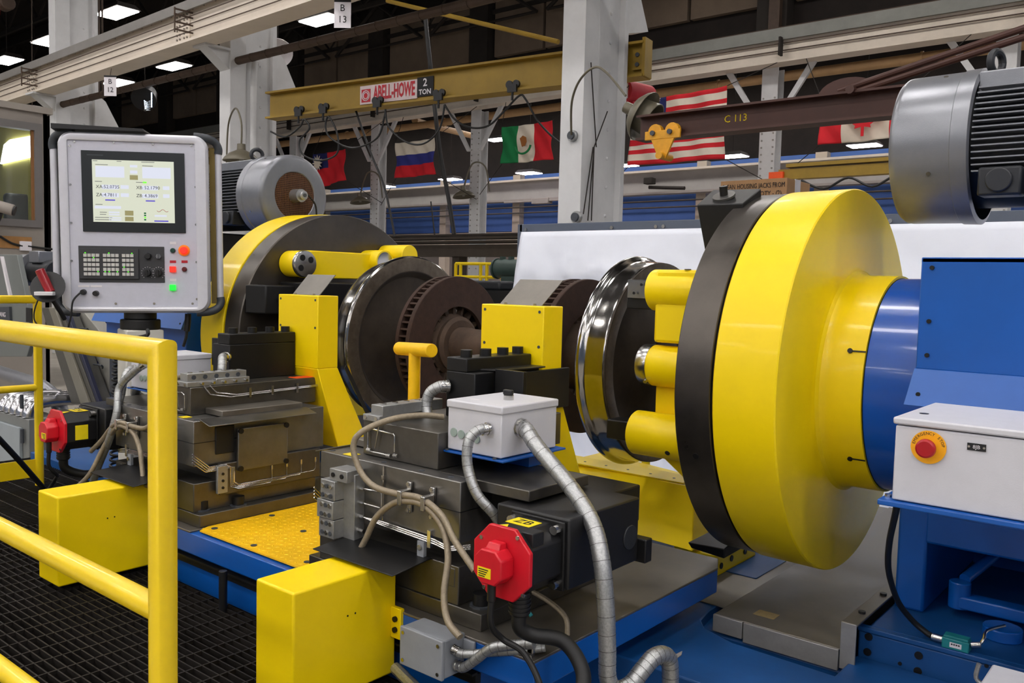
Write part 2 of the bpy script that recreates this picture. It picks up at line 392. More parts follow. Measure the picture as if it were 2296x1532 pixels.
# ------------------------------------------------------------------ monorail crane
ML = at(608, 241, y=3.72); MR = at(1450, 133, y=4.42); ML.z = MR.z = (ML.z+MR.z)/2
d = (MR-ML); LEN = d.length; d.normalize(); nrm = Vector((d.y, -d.x, 0))
MMo = Matrix(((d.x, -nrm.x, 0, ML.x), (d.y, -nrm.y, 0, ML.y), (0, 0, 1, ML.z), (0, 0, 0, 1)))   # local: x along, -y to camera
mono = thing('monorail_crane', 'dirty yellow crane beam lettered ABELL-HOWE 2 TON', 'crane beam', ML)
def mb(*a): b = bx(B(), *a); b.transform(MMo); return b
h = .155
obj('web', mb(0, LEN, -.02, .02, -h, h), OLIVE, mono); obj('top_flange', mb(0, LEN, -.11, .11, h, h+.025), OLIVE, mono); obj('bottom_flange', mb(0, LEN, -.11, .11, -h-.025, -h), OLIVE, mono)
obj('end_plate', mb(LEN-.015, LEN+.02, -.09, .09, -h-.02, h+.06), OLIVE, mono)
obj('end_bracket', mb(LEN-.13, LEN-.02, -.06, -.02, -.10, .10), OLIVE, mono)
for z in (-.05, .05): stud('bolt', DSCREW, MMo @ Vector((LEN-.075, -.06, z)), nrm, .022, .02, mono)
def mloc(px, py): return MMo.inverted() @ atp(px, py, ML+nrm*.03, nrm)
a = mloc(808, 215); b_ = mloc(936, 190); c_ = mloc(972, 200)
sg = obj('name_sign', mb(a.x, b_.x, -.035, -.021, -.125, .105), mat('sign_pink_white', (214, 196, 196), .4, 0, .1, 8), mono)
sg2 = obj('capacity_sign', mb(b_.x, c_.x, -.036, -.021, -.11, .12), INK, mono)
def mtxt(nm, s, size, x, z, m, sx=1, p=None, bold=.002): text(nm, s, size, MMo @ Matrix.Translation((x, -.038, z)) @ FRONT, m, p or mono, sx=sx, bold=bold)
wd = b_.x-a.x
mtxt('lettering', 'ABELL-HOWE', .235, a.x+wd*.605, -.008, INKR, .96*wd*.74/(.235*6.05), sg, .007)
obj('emblem', mb(a.x+.03*wd, a.x+.19*wd, -.039, -.035, -.10, .06), INKR, sg, .0)
bm = B(); c = Vector((a.x+.11*wd, -.041, -.02))
for rr in (.062, .04): tube(bm, [c+Vector((rr*math.cos(t*.5236), 0, rr*math.sin(t*.5236))) for t in range(13)], .006, 5, 1, False)
bm.transform(MMo); obj('emblem_rings', bm, SIGNW, sg); mtxt('emblem_letters', 'AH', .06, c.x, c.z, SIGNW, 1, sg)
mtxt('numeral', '2', .13, (b_.x+c_.x)/2, .05, SIGNW, 1, sg2); mtxt('lettering', 'TON', .085, (b_.x+c_.x)/2, -.06, SIGNW, 1, sg2)
# festoon trolleys and cable
TR = [(682, 252), (737, 245), (858, 230), (995, 213), (1160, 190)]
tp = []
for i, (px, py) in enumerate(TR):
    l = mloc(px, py); P0 = Vector((l.x, -.13, -h-.02)); tp.append(P0)
    t = thing('festoon_trolley', ['festoon trolley nearest the gooseneck lamp column', 'second festoon trolley from the lamp column', 'festoon trolley under the ABELL-HOWE letters', 'festoon trolley right of the 2 TON sign', 'festoon trolley nearest the tarp column'][i], 'trolley', MMo @ P0, 'cable trolleys on the crane beam')
    b = B(); cyl(b, P0+Vector((-.05, 0, .06)), P0+Vector((-.05, .03, .06)), .045, 12); cyl(b, P0+Vector((.04, 0, .06)), P0+Vector((.04, .03, .06)), .045, 12); b.transform(MMo); obj('wheel', b, BLK, t)
    b = bx(B(), P0.x-.06, P0.x+.06, -.15, -.12, P0.z-.03, P0.z+.05); b.transform(MMo); obj('plate', b, BLK, t)
    b = B(); tube(b, [P0+Vector((0, 0, -.03)), P0+Vector((0, 0, -.12))], .014, 8, 1, False); b.transform(MMo); obj('saddle', b, BLK, t)
loops = [(560+40, 330, 655, 330)]
def fest(pts, label):
    b = B(); tube(b, [atp(px, py, ML+nrm*.14, nrm) for px, py in pts], .012, 8, 8); tag(obj('festoon_cable', b, BLKR), label, 'cable', 'festoon cable loops')
fest([(607, 295), (640, 307), (672, 285), (682, 268), (694, 288), (672, 315), (678, 345), (715, 360), (755, 345), (756, 300), (737, 262), (730, 285), (742, 310), (790, 332), (845, 310), (862, 262), (864, 245)], 'black festoon cable looping at left end of the crane beam')
fest([(864, 245), (872, 285), (910, 318), (950, 322), (985, 290), (997, 235)], 'black festoon cable loop hanging before the striped white blue red flag')
fest([(997, 235), (1020, 268), (1055, 286), (1095, 282), (1130, 250), (1164, 215), (1178, 222), (1205, 270), (1245, 312), (1290, 340)], 'black festoon cable loop passing in front of the green white red flag')
bm = B(); tube(bm, [(-8.09, 3.95, 4.72), (-8.08, 3.9, 4.6), (-8.07, 3.84, 4.3), (-8.07, 3.84, 2.0), (-8.07, 3.84, .1)], .045, 12, 6); tag(obj('column_conduit', bm, WHT2), 'painted conduit running down side of the lamp column', 'conduit')
p = at(618, 120, y=5.2); t = thing('reflector_lamp', 'small pale reflector lamp behind top of the lamp column', 'lamp', p); obj('shade', bell(B(), p, (.6, -.3, -.7), .28), SIGNW, t); b = B(); tube(b, [p+Vector((-.1, .1, .2)), p+Vector((-.1, .1, 8))], .02, 6, 1, False); obj('rod', b, TRUSS, t)
p = at(14, 14, y=3.6); t = thing('crane_hook', 'dark crane hook block with red tag at the top left corner', 'hook', p); b = B(); cyl(b, p+Vector((-.12, 0, .05)), p+Vector((.12, 0, .05)), .14, 16); obj('block', b, PIPED, t, .02); obj('tag', bx(B(), p.x+.02, p.x+.07, p.y-.16, p.y-.14, p.z-.22, p.z-.02), RED, t); b = B(); tube(b, [p+Vector((0, 0, .15)), p+Vector((0, 0, 8))], .02, 6, 1, False); obj('rope', b, TRUSS, t)
p = at(1460, 408, y=32.5); t = thing('flood_light', 'small dark flood light on the far pale girder', 'lamp', p); obj('head', bx(B(), p.x-.25, p.x+.2, 32.2, 32.6, p.z-.12, p.z+.18), TRUSS, t, .03); b = B(); tube(b, [p+Vector((-.1, 0, -.25)), at(1535, 422, y=32.5)], .09, 6, 1, False); obj('arm', b, TRUSS, t)
p = at(1215, 451, y=32.8); t = thing('conduit_box', 'long grey conduit box on the far pale girder', 'electrical box', p); obj('box', bx(B(), p.x-.55, p.x+.55, 32.6, 33.0, p.z-.15, p.z+.15), GREYW, t, .02); b = B(); tube(b, [p+Vector((-2.5, -.1, 0)), p+Vector((2.5, -.1, 0))], .05, 6, 1, False); obj('pipe', b, GREYW, t)
# red hoist behind the bell lamp
p = at(1418, 208, y=4.78); t = thing('chain_hoist', 'red chain hoist with CM label behind the bell lamp', 'hoist', p-Vector((0, 0, .12)))
obj('body', cyl(B(), p+Vector((-.06, -.1, 0)), p+Vector((.02, .3, 0)), .13, 24), INKR, t, .01); pl = obj('label_plate', cyl(B(), p+Vector((-.02, -.115, .0)), p+Vector((-.02, -.1, 0)), .085, 20), SIGNW, t)
text('lettering', 'CM', .075, place(p+Vector((-.02, -.118, .03))), INK, t); obj('chain_bag', bx(B(), p.x-.05, p.x+.05, p.y-.05, p.y+.1, p.z-.2, p.z-.1), INKR, t, .01)
# black drop cables
for yy, pts, r, lb in ((5.2, [(952, 22), (962, 120), (985, 330), (1005, 440), (1018, 525)], .03, 'thick black strap hanging beside the 2 TON sign'), (3.95, [(795, 240), (830, 340), (862, 420), (885, 530)], .014, 'thin black cable hanging left of the striped flag'), (10.1, [(966, 452), (975, 530)], .016, 'short black bar below the striped flag')):
    b = B(); tube(b, [at(px, py, y=yy) for px, py in pts], r, 8, 4); tag(obj('drop_cable', b, BLKR), lb, 'cable')
b = B(); tube(b, [at(868, 2, y=5.2), at(1252, 94, y=5.2)], .03, 8, 1, False); tag(obj('tie_rod', b, OLIVE), 'thin yellow tie rod sloping down to the tarp column', 'rod')
# ------------------------------------------------------------------ far row: columns, runway, pipe
lab2 = ['far white column behind the red flag with white sun', 'far white column left of the striped white blue red flag', 'far white column left of the green white red flag', 'far white column right of the striped banner, behind the brown beam', 'far white column behind the eye bolt of the large motor']
for (px, lb) in zip((655, 838, 1062, 1712, 2232), lab2):
    x = at(px, 500, y=20.7).x
    t = thing('far_column', lb, 'column', (x, 20.85, 0), 'far columns of the second row')
    obj('front_face', bx(B(), x-.24, x+.24, 20.7, 20.74, 0, 7.85), WHT2, t)
    obj('web', bx(B(), x-.05, x+.05, 20.74, 21.1, 0, 7.85), WHT2, t); obj('rear_face', bx(B(), x-.24, x+.24, 21.1, 21.14, 0, 7.85), WHT2, t)
    bm = B()
    for z_ in range(26):
        for s in (-.17, .17): cyl(bm, (x+s, 20.7, 2+z_*.2), (x+s, 20.68, 2+z_*.2), .028, 6)
    rv = obj('rivets', bm, mat('rivet_shadow', (150, 146, 140), .6, 0, 0), t); rv['kind'] = 'stuff'
    for s in (-1, 1):
        b = prism(B(), [(x+s*.2, 20.62, 6.35), (x+s*.35, 20.62, 6.35), (x+s*1.35, 20.62, 7.85), (x+s*1.15, 20.62, 7.85)], (0, .1, 0)); obj('knee_brace', b, WHT2, t)
    obj('wire_clamp', bx(B(), x+.5, x+.56, 20.0, 20.2, 8.0, 8.5), TRUSS, t)
r2 = thing('far_crane_runway', 'far cream crane runway beam running behind the crane beam', 'crane beam', (-15, 20.4, 7.85))
obj('bottom_flange', bx(B(), -46, 6, 20.2, 20.75, 7.85, 7.9), CREAM, r2); obj('web', bx(B(), -46, 6, 20.28, 20.34, 7.9, 8.75), CREAM, r2)
obj('channel', bx(B(), -46, 6, 20.16, 20.24, 8.45, 8.78), mat('grey_channel', (132, 132, 126), .6, 0, .1, 2), r2); obj('rail', bx(B(), -46, 6, 20.4, 20.48, 8.78, 8.88), PIPED, r2)
for z in (8.15, 8.35): obj('conductor_bar', bx(B(), -46, 6, 20.22, 20.24, z, z+.03), PIPED, r2)
b = B(); zz = at(1250, 240, y=22).z; tube(b, [(-46, 22, zz), (6, 22, zz)], .15, 12, 1, False)
for k in range(8): cyl(b, (-40+k*6, 22, zz), (-39.94+k*6, 22, zz), .18, 12)
tag(obj('steam_pipe', b, PIPE), 'long tan pipe running under the far runway beam', 'pipe')
q0 = at(930, 275, y=22); q1 = at(1030, 300, y=26)
b = B(); tube(b, [at(930, 270, y=22), at(960, 280, y=24), at(1060, 305, y=29)], .14, 10, 1, False); tag(obj('branch_pipe', b, PIPE), 'short tan branch pipe above the striped flag', 'pipe')
# lower far girder with wires
g = thing('low_girder', 'pale grey girder low across the far end above the blue wall', 'girder', (-20, 33, 5.9))
obj('web', bx(B(), -50, 6, 33, 33.1, 5.95, 6.9), mat('pale_grey_girder', (164, 160, 154), .7, 0, .08, 1), g); obj('top_flange', bx(B(), -50, 6, 32.7, 33.3, 6.9, 7.0), CREAM, g); obj('bottom_flange', bx(B(), -50, 6, 32.7, 33.3, 5.85, 5.95), GREYW, g)
for z in (5.5, 5.2): 
    b = B(); tube(b, [(-48, 32.6, z), (4, 32.6, z)], .04, 6, 1, False); obj('service_line', b, DKBEAM, g)
# ------------------------------------------------------------------ flags
def flag(label, c, paint, mats, ropes=True, ydep=19.0, extra=None):
    TL, TR_, BL, BR = [at(px, py, y=ydep) for px, py in c]
    t = thing('hanging_flag', label, 'flag', (BL+BR)/2, 'flags hung under the far runway')
    nx, nz = 48, 30; b = B(); V = []
    for j in range(nz+1):
        row = []
        for i in range(nx+1):
            u = i/nx; v = j/nz
            p = TL.lerp(TR_, u).lerp(BL.lerp(BR, u), v)
            p.y += .06*math.sin(u*9+v*4)*(.3+v)+.03*math.sin(u*23-v*9); p.z += -.10*math.sin(math.pi*u)*(1-v)*.35
            row.append(b.verts.new(p))
        V.append(row)
    for j in range(nz):
        for i in range(nx):
            f = b.faces.new((V[j][i], V[j+1][i], V[j+1][i+1], V[j][i+1])); f.material_index = paint((i+.5)/nx, (j+.5)/nz)
    o = obj('cloth', b, mats, t); s = o.modifiers.new('thick', 'SOLIDIFY'); s.thickness = .012
    for p, q in ((TL, Vector((TL.x-.9, 20.25, 7.87))), (TR_, Vector((TR_.x+.9, 20.25, 7.87))), (BL, BL+Vector((-1.5, .6, -.9))), (BR, BR+Vector((1.5, .6, -.9)))):
        b = B(); tube(b, [p, q], .012, 5, 1, False); obj('cord', b, TRUSS, t)
    if extra: extra(t, TL, TR_, BL, BR)
    return t
def sun(t, TL, TR_, BL, BR):
    def pt(u, v, dy=-.22): p = TL.lerp(TR_, u).lerp(BL.lerp(BR, u), v); p.y += dy; return p
    w = (TR_-TL).length; c = pt(.26, .32); b = B(); pts = []
    for k in range(24):
        r = .33 if k % 2 == 0 else .17
        pts.append(c+Vector((r*math.cos(k*math.pi/12), 0, r*math.sin(k*math.pi/12))))
    prism(b, pts, (0, .02, 0)); obj('sun_emblem', b, FW, t)
flag('red flag with a white sun on a blue canton', [(702, 346), (775, 334), (702, 425), (774, 404)], lambda u, v: 1 if u < .48 and v < .46 else 0, [FR, FN], extra=sun)
flag('white blue and red striped flag hanging at centre', [(886, 321), (975, 309), (888, 400), (975, 391)], lambda u, v: 0 if v < .36 else 1 if v < .67 else 2, [FW, FB, FR])
def eagle(t, TL, TR_, BL, BR):
    def pt(u, v, dy=-.2): p = TL.lerp(TR_, u).lerp(BL.lerp(BR, u), v); p.y += dy; return p
    b = B()
    prism(b, [pt(.46, .5), pt(.44, .4), pt(.5, .33), pt(.56, .38), pt(.57, .5), pt(.54, .6), pt(.48, .62)], (0, .02, 0)); obj('eagle_shape', b, FE, t)
    b = B(); c = pt(.5, .52); tube(b, [c+Vector((.33*math.cos(a), 0, .3*math.sin(a)-.05)) for a in [math.pi+.2+k*.28 for k in range(11)]], .035, 6, 2); obj('wreath', b, FG, t)
flag('green white and red flag with a small round emblem', [(1125, 285), (1239, 270), (1125, 368), (1239, 358)], lambda u, v: 0 if u < .34 else 1 if u < .65 else 2, [FG, FW, FR], extra=eagle)
def us(u, v):
    if u < .39 and v < .54: return 2
    return int(v*13) % 2
def stars(t, TL, TR_, BL, BR):
    b = B()
    for r in range(5):
        for k in range(6):
            p = TL.lerp(TR_, .04+k*.062).lerp(BL.lerp(BR, .04+k*.062), .06+r*.1); p.y -= .2
            prism(b, [p+Vector(((.07 if q % 2 == 0 else .03)*math.sin(q*math.pi/5), 0, (.07 if q % 2 == 0 else .03)*math.cos(q*math.pi/5))) for q in range(10)], (0, .015, 0))
    o = obj('stars', b, FW, t); o['kind'] = 'stuff'
flag('large red and white striped banner half hidden by the brown beam', [(1412, 228), (1631, 192), (1410, 372), (1624, 356)], us, [FR, FW, FN], extra=stars)
def leaf(t, TL, TR_, BL, BR):
    p = TL.lerp(TR_, .5).lerp(BL.lerp(BR, .5), .5); p.y -= .2; b = B()
    sh = [(0, .55), (.12, .3), (.28, .38), (.22, .1), (.45, .15), (.4, 0), (.5, -.08), (.2, -.3), (.22, -.38), (.04, -.34), (.04, -.6)]
    sh = sh+[(-a, c) for a, c in sh[::-1][0:]][:-1]
    prism(b, [p+Vector((a*.9, 0, c*.9)) for a, c in sh], (0, .02, 0)); obj('leaf_emblem', b, FR, t)
flag('red and white flag behind the large motor, mostly hidden', [(1838, 212), (2052, 190), (1836, 326), (2052, 305)], lambda u, v: 0 if u < .25 or u > .75 else 1, [FR, FW], extra=leaf)
# ------------------------------------------------------------------ high bay lights
def bay_light(p, label, w=1.25, d_=.62, m=None):
    p = Vector(p); t = thing('high_bay_light', label, 'ceiling light', p, 'high bay lights')
    b = hexa(B(), [(p.x-w/2, p.y-d_/2, p.z), (p.x+w/2, p.y-d_/2, p.z), (p.x+w/2, p.y+d_/2, p.z), (p.x-w/2, p.y+d_/2, p.z), (p.x-w*.4, p.y-d_*.35, p.z+.14), (p.x+w*.4, p.y-d_*.35, p.z+.14), (p.x+w*.4, p.y+d_*.35, p.z+.14), (p.x-w*.4, p.y+d_*.35, p.z+.14)])
    obj('housing', b, TRUSS, t)
    obj('lens', bx(B(), p.x-w/2+.04, p.x+w/2-.04, p.y-d_/2+.04, p.y+d_/2-.04, p.z-.03, p.z-.005), m or LAMP, t)
    b = B(); tube(b, [p+Vector((0, 0, .14)), Vector((p.x, p.y, 13.2))], .012, 6, 1, False); obj('hanger', b, TRUSS, t)
vis = [((262, 28), 'largest bright ceiling light at top left'), ((15, 135), 'bright ceiling light at the left edge'), ((390, 148), 'ceiling light under the runway beam left of the lamp column'), ((722, 44), 'ceiling light partly behind the larger hanging sign'), ((265, 185), 'ceiling light beside the B 12 sign'), ((112, 92), 'small ceiling light left of the pendant column'), ((78, 243), 'tiny ceiling light above the booth')]
for (px, py), lb in vis: bay_light(at(px, py, z=8.0), lb)
far = [((1010, 402), 'far ceiling light under the striped flag'), ((1186, 388), 'far ceiling light below the green white red flag'), ((1115, 313), 'far ceiling light left of the green white red flag'), ((1400, 371), 'far ceiling light right of the tarp column'), ((1643, 350), 'far ceiling light right of the red and white banner'), ((1938, 326), 'far ceiling light below the red and white flag'), ((862, 418), 'tiny far ceiling light beside a far column')]
for (px, py), lb in far: bay_light(at(px, py, y=28.5), lb, 1.1, .8, LAMPF)
rows = [(-25.2, -1), (-21.6, 3), (-18, -1), (-14.4, 3), (-10.8, -1), (-7.2, 3), (-3.6, -1), (0.2, 3)]
names_r = ['behind the camera', 'over the walkway', 'over the railing', 'over the lathe']
for ry_, off in rows:
    for k in range(10):
        x = -19+off+k*4
        bay_light((x, ry_, 8.0), 'overhead high bay light in the near bay above the lathe')
for x, y in ((-3, 7.2), (5, 7.2), (-7, 10.8), (1, 10.8), (9, 10.8), (-3, 14.4), (5, 14.4), (1, 18), (9, 18)):  # extra lamps above the frame, added to brighten the second bay
    bay_light((x, y, 8.0), 'unseen high bay light added over the bay behind the lathe')
for x, y in ((-11, 7.2), (-9, 10.8)): bay_light((x, y, 8.0), 'unseen high bay light added over the bay behind the lathe')  # two more added lamps, likewise out of view
for x, y in ((-17, 10.8), (-13, 14.2), (-9, 17), (-5, 17), (-1, 17), (-5, 13), (3, 17)): bay_light((x, y, 10.9), 'unseen high bay light added over the bay behind the lathe')  # added high lamps out of view, to light the flags
for k in range(10): bay_light((-42+k*5, 30.2, 11.0), 'light added over the farthest bay, hidden by the far runway', 1.6, 1.0)  # added lamps, hidden behind the runway beam, to brighten the far wall
# ------------------------------------------------------------------ tarp wall
t = thing('tarp_wall', 'white tarpaulin stretched on a dark grey frame behind the lathe', 'tarp', (1.5, 2.2, 0))
obj('top_rail', bx(B(), -1.76, 6.5, 2.2, 2.27, 1.965, 2.03), TARPF, t, .004); obj('end_post', bx(B(), -1.78, -1.735, 2.2, 2.27, 0, 2.03), TARPF, t)
b = B(); nx, nz = 200, 60; V = []
for j in range(nz+1):
    row = []
    for i in range(nx+1):
        u = i/nx; v = j/nz; x = -1.73+u*8.2
        if v < .7: p = Vector((x, 2.19, 1.965-v/.7*1.93))
        else: p = Vector((x, 2.19-(v-.7)/.3*1.25, .035-.02*(v-.7)/.3))
        q_ = Vector((x*1.6, p.z*1.6+p.y, 0)); r = .05*noise.noise(q_*1.3)+.05*(1-abs(noise.noise(q_*1.7+Vector((7, 3, 1)))))**6+.03*(1-abs(noise.noise(q_*3.1+Vector((2, 9, 1)))))**6+.008*math.sin(x*2.3+p.z*4.3); e = min(1, v*8)
        if v < .7: p.y -= (r+.08)*.6*e
        else: p.z += abs(r)*.9
        row.append(b.verts.new(p))
    V.append(row)
for j in range(nz):
    for i in range(nx): b.faces.new((V[j][i], V[j+1][i], V[j+1][i+1], V[j][i+1]))
cl = obj('tarpaulin', b, TARP, t, ang=80); s = cl.modifiers.new('thick', 'SOLIDIFY'); s.thickness = .003
for px in (1178, 1371, 1470, 1487, 1995):
    p = at(px, 508 if px < 1400 else 503, y=2.19); stud('grommet', SCREW, (p.x, 2.2, 1.985), (0, -1, 0), .014, .012, t)
# cardboard box on the frame
q = at(1616, 407, y=2.75); e = at(1765, 403, y=2.75); t = thing('cardboard_box', 'taped cardboard box with handwriting behind the black clamp block', 'box', ((q.x+e.x)/2, 3.0, 2.03))
obj('shelf', bx(B(), q.x-.2, e.x+.4, 2.272, 3.3, 1.98, 2.03), TARPF, t)
for x_ in (q.x-.15, e.x+.35): obj('shelf_leg', bx(B(), x_-.02, x_+.02, 3.2, 3.24, 0, 1.98), TARPF, t)
hb = q.z
obj('carton', bx(B(), q.x, e.x, 2.75, 3.2, 2.03, hb), CARD, t, .004); obj('tape', bx(B(), e.x-.004, e.x+.004, 2.9, 3.0, 2.05, hb+.004), SIGNW, t)
text('handwriting', 'CLEAN HOUSING JACKS FROM', .052, place(((q.x+e.x)/2, 2.746, hb-.05)), INK, t, sx=.7); text('handwriting', 'QTY - (2)', .052, place((e.x-.12, 2.746, hb-.11)), INK, t, sx=.8)
# ------------------------------------------------------------------ brown jib boom
zt = .5*(at(1437, 258, y=2.6).z+at(2000, 205, y=2.6).z); zb = .5*(at(1437, 310, y=2.6).z+at(2000, 270, y=2.6).z)
jb = thing('jib_boom', 'brown jib crane beam chalked C113 pointing left', 'crane beam', (.8, 2.6, zb))
obj('web', bx(B(), -.86, 2.9, 2.6, 2.62, zb, zt), BROWN, jb); obj('top_flange', bx(B(), -.86, 2.9, 2.53, 2.69, zt-.012, zt+.004), BROWN, jb); obj('bottom_flange', bx(B(), -.86, 2.9, 2.53, 2.69, zb-.004, zb+.012), BROWN, jb)
text('chalk_mark', 'C 113', .075, place((at(1648, 275, y=2.59).x, 2.598, (zt+zb)/2+.005)), INKY, jb)
b = B(); c = at(1900, 207, y=2.6); prism(b, [(c.x+.2*math.cos(a*math.pi/12), 2.6, zt+.11*math.sin(a*math.pi/12)) for a in range(13)], (0, .02, 0)); obj('lug_plate', b, BROWN, jb)
for k, (a_, b2) in enumerate((((1880, 205), (2330, 52)), ((1915, 208), (2330, 72)))):
    b = B(); tube(b, [at(*a_, y=2.58), at(*b2, y=2.58)], .022, 10, 1, False); obj('tie_bar', b, BROWN, jb)
obj('pin', cyl(B(), at(1905, 200, y=2.5), at(1905, 200, y=2.5)+Vector((0, .18, 0)), .03, 10), BROWN, jb)
TROL = mat('trolley_yellow', (214, 152, 20), .5, 0, .15, 14)
p = at(1487, 305, y=2.5); t = thing('beam_trolley', 'yellow two-wheel trolley hanging under the brown beam tip', 'trolley', p-Vector((0, 0, .12)))
obj('side_plate', bx(B(), p.x-.16, p.x+.15, 2.49, 2.51, zb-.02, zb+.048), TROL, t, .004)
b = prism(B(), [(p.x-.10, 2.49, zb-.02), (p.x+.10, 2.49, zb-.02), (p.x+.03, 2.49, zb-.17), (p.x-.03, 2.49, zb-.17)], (0, .02, 0)); obj('hanger_plate', b, TROL, t)
for s in (-.085, .065): obj('wheel', cyl(B(), (p.x+s, 2.512, zb+.045), (p.x+s, 2.56, zb+.045), .06, 18), TROL, t, .004); stud('axle_nut', DSCREW, (p.x+s, 2.49, zb+.03), (0, -1, 0), .02, .02, t)
obj('load_pin', cyl(B(), (p.x, 2.44, zb-.15), (p.x, 2.62, zb-.15), .03, 12), TROL, t)
# ------------------------------------------------------------------ gooseneck lamps
def gooseneck(lbl, c, ax, R_, pts, r=.012):
    t = thing('gooseneck_lamp', lbl, 'lamp', c)
    obj('shade', bell(B(), c, ax, R_), LSHADE, t); b = B(); tube(b, pts, r, 8, 8); obj('arm', b, LSHADE, t)
    obj('bulb', cyl(B(), Vector(c)-Vector(ax).normalized()*R_*.45, Vector(c)-Vector(ax).normalized()*R_*.1, R_*.13, 12), LIN, t)
c = at(541, 362, y=3.05); gooseneck('olive gooseneck lamp over the small grey motor', c, (0, 0, -1), .235, [at(508, 365, y=3.46), at(512, 280, y=3.4), at(528, 243, y=3.2), at(541, 275, y=3.05), at(541, 330, y=3.05)])
c = at(1446, 262, y=2.95); ax = CR*.74-CU*.5-CW*.38; gooseneck('tilted olive bell lamp beside tip of the brown beam', c, ax, .215, [at(1281, 302, y=3.44), at(1282, 230, y=3.3), at(1300, 180, y=3.2), at(1333, 151, y=3.15), at(1362, 165, y=3.12), at(1403, 215, y=3.1)], .011)
axn = Vector(ax).normalized(); u_, v_ = frame(axn); bb_ = B(); rings_ = []
for h_, r_ in ((-.35, .62), (.42, .70), (.42, .66), (-.30, .58)): rings_.append([bb_.verts.new(c+axn*h_*.215+(u_*math.cos(2*math.pi*i/36)+v_*math.sin(2*math.pi*i/36))*r_*.215) for i in range(36)])
for A_, B_ in zip(rings_, rings_[1:]):
    for i in range(36): bb_.faces.new((A_[i], A_[(i+1) % 36], B_[(i+1) % 36], B_[i]))
obj('inner_reflector', bb_, LSHADE, [q for q in bpy.data.objects if q.name.startswith('gooseneck_lamp')][-1])
for px, py, lb in ((808, 455, 'small far gooseneck lamp beside a column left of the striped flag'), (1040, 442, 'small far gooseneck lamp below the striped flag')):
    c = at(px, py, y=20.2); gooseneck(lb, c, (.15, 0, -1), .42, [c+Vector((.9, .4, .2)), c+Vector((.75, .3, 1.1)), c+Vector((.3, .1, 1.2)), c+Vector((0, 0, .4))], .03)
# hanging LED work light
p = at(325, 222, y=3.9); t = thing('led_ring_lamp', 'hanging round lamp with white LED dots beside the B 12 sign', 'lamp', p-Vector((0, 0, .2)))
b = B(); cyl(b, p+Vector((-.12, .1, .12)), p+Vector((.05, -.05, -.02)), .16, 24, .2); obj('body', b, BLKP, t)
me = meshof(cyl(B(), (0, 0, 0), (.012, -.012, 0), .016, 8), LEDW)
for k in range(10): inst('led', me, at(340, 209+k*3.4, y=3.8), t, None, (.55, .55, .55))
for k in range(7): inst('led', me, at(324+.3*k, 226+k*3, y=3.8), t, None, (.4, .4, .4))
b = B()
for k in range(6): cyl(b, at(324, 228+k*4, y=3.82), at(336, 227+k*4, y=3.8), .012, 6)
obj('fins', b, SILV, t); b = B(); tube(b, [p+Vector((0, 0, .15)), p+Vector((0, 0, .8))], .008, 6, 1, False); obj('hanger', b, TRUSS, t)
# rods and small hanging things top left
b = B()
for px in (71, 222, 229): tube(b, [at(px, -20, y=4.6), at(px+1, 260, y=4.6)], .01 if px < 100 else .02, 6, 1, False)
tag(obj('hanger_rods', b, PIPED), 'thin vertical rods dropping from roof at upper left', 'rod')
# ------------------------------------------------------------------ dark steel rails, far railing, green machine
g = thing('steel_rail_stack', 'stack of long dark steel rails behind the wheelset', 'steel rails', (-9, 10, 0))
for (z0, z1, y0) in ((2.05, 2.3, 10), (2.33, 2.38, 9.95), (2.41, 2.46, 9.9), (2.49, 2.53, 10.05)):
    obj('rail', bx(B(), -15, -5.2, y0, y0+.35, z0, z1), DKBEAM, g)
for x in (-13.5, -9.9, -6.3): obj('stand', bx(B(), x-.1, x+.1, 10.05, 10.3, 0, 2.05), DKBEAM, g)
r = thing('far_handrail', 'small yellow handrail far behind the wheelset', 'railing', (-9, 9.4, 0))
zr = at(1100, 592, y=9.4).z; zm = at(1100, 622, y=9.4).z
for px in (1022, 1033, 1078, 1092, 1150): x = at(px, 600, y=9.4).x; b = B(); cyl(b, (x, 9.4, 0), (x, 9.4, zr), .032, 8); obj('post', b, YEL, r)
xl = at(1022, 600, y=9.4).x
for z in (zr, zm): b = B(); tube(b, [(xl, 9.4, z), (xl+2.6, 9.4, z)], .03, 8, 1, False); obj('rail', b, YEL, r)
b = B(); tube(b, [at(1118, 640, y=9.3), at(1140, 612, y=9.3)], .03, 8, 1, False); obj('stair_stringer', b, YEL, r)
p = at(1143, 603, y=8.6); t = thing('green_gearbox', 'dark green round machine beside the tarp edge', 'machine', (p.x, 8.6, 0))
b = B(); cyl(b, p+Vector((-.28, 0, 0)), p+Vector((.3, 0, 0)), .17, 20); obj('drum', b, GREEN, t, .02); obj('pedestal', bx(B(), p.x-.12, p.x+.2, 8.5, 8.8, 0, p.z-.1), GREEN, t); obj('cap', bx(B(), p.x-.2, p.x-.14, 8.55, 8.65, p.z+.15, p.z+.22), GREEN, t); obj('cap', bx(B(), p.x+.0, p.x+.06, 8.55, 8.65, p.z+.15, p.z+.22), GREEN, t)
obj('end_shield', cyl(B(), p+Vector((-.31, 0, 0)), p+Vector((-.28, 0, 0)), .19, 20), GREEN, t)
p0 = at(1070, 650, y=7.5); t = thing('dark_machine_bench', 'low dark machine bench behind the brake discs', 'machine', (p0.x, 7.6, 0))
obj('bench', bx(B(), p0.x-1.6, p0.x+1.5, 7.4, 8.0, 0, p0.z), BLK, t); obj('hood', bx(B(), p0.x-.2, p0.x+.5, 7.5, 7.9, p0.z, p0.z+.16), GREYD, t, .04)
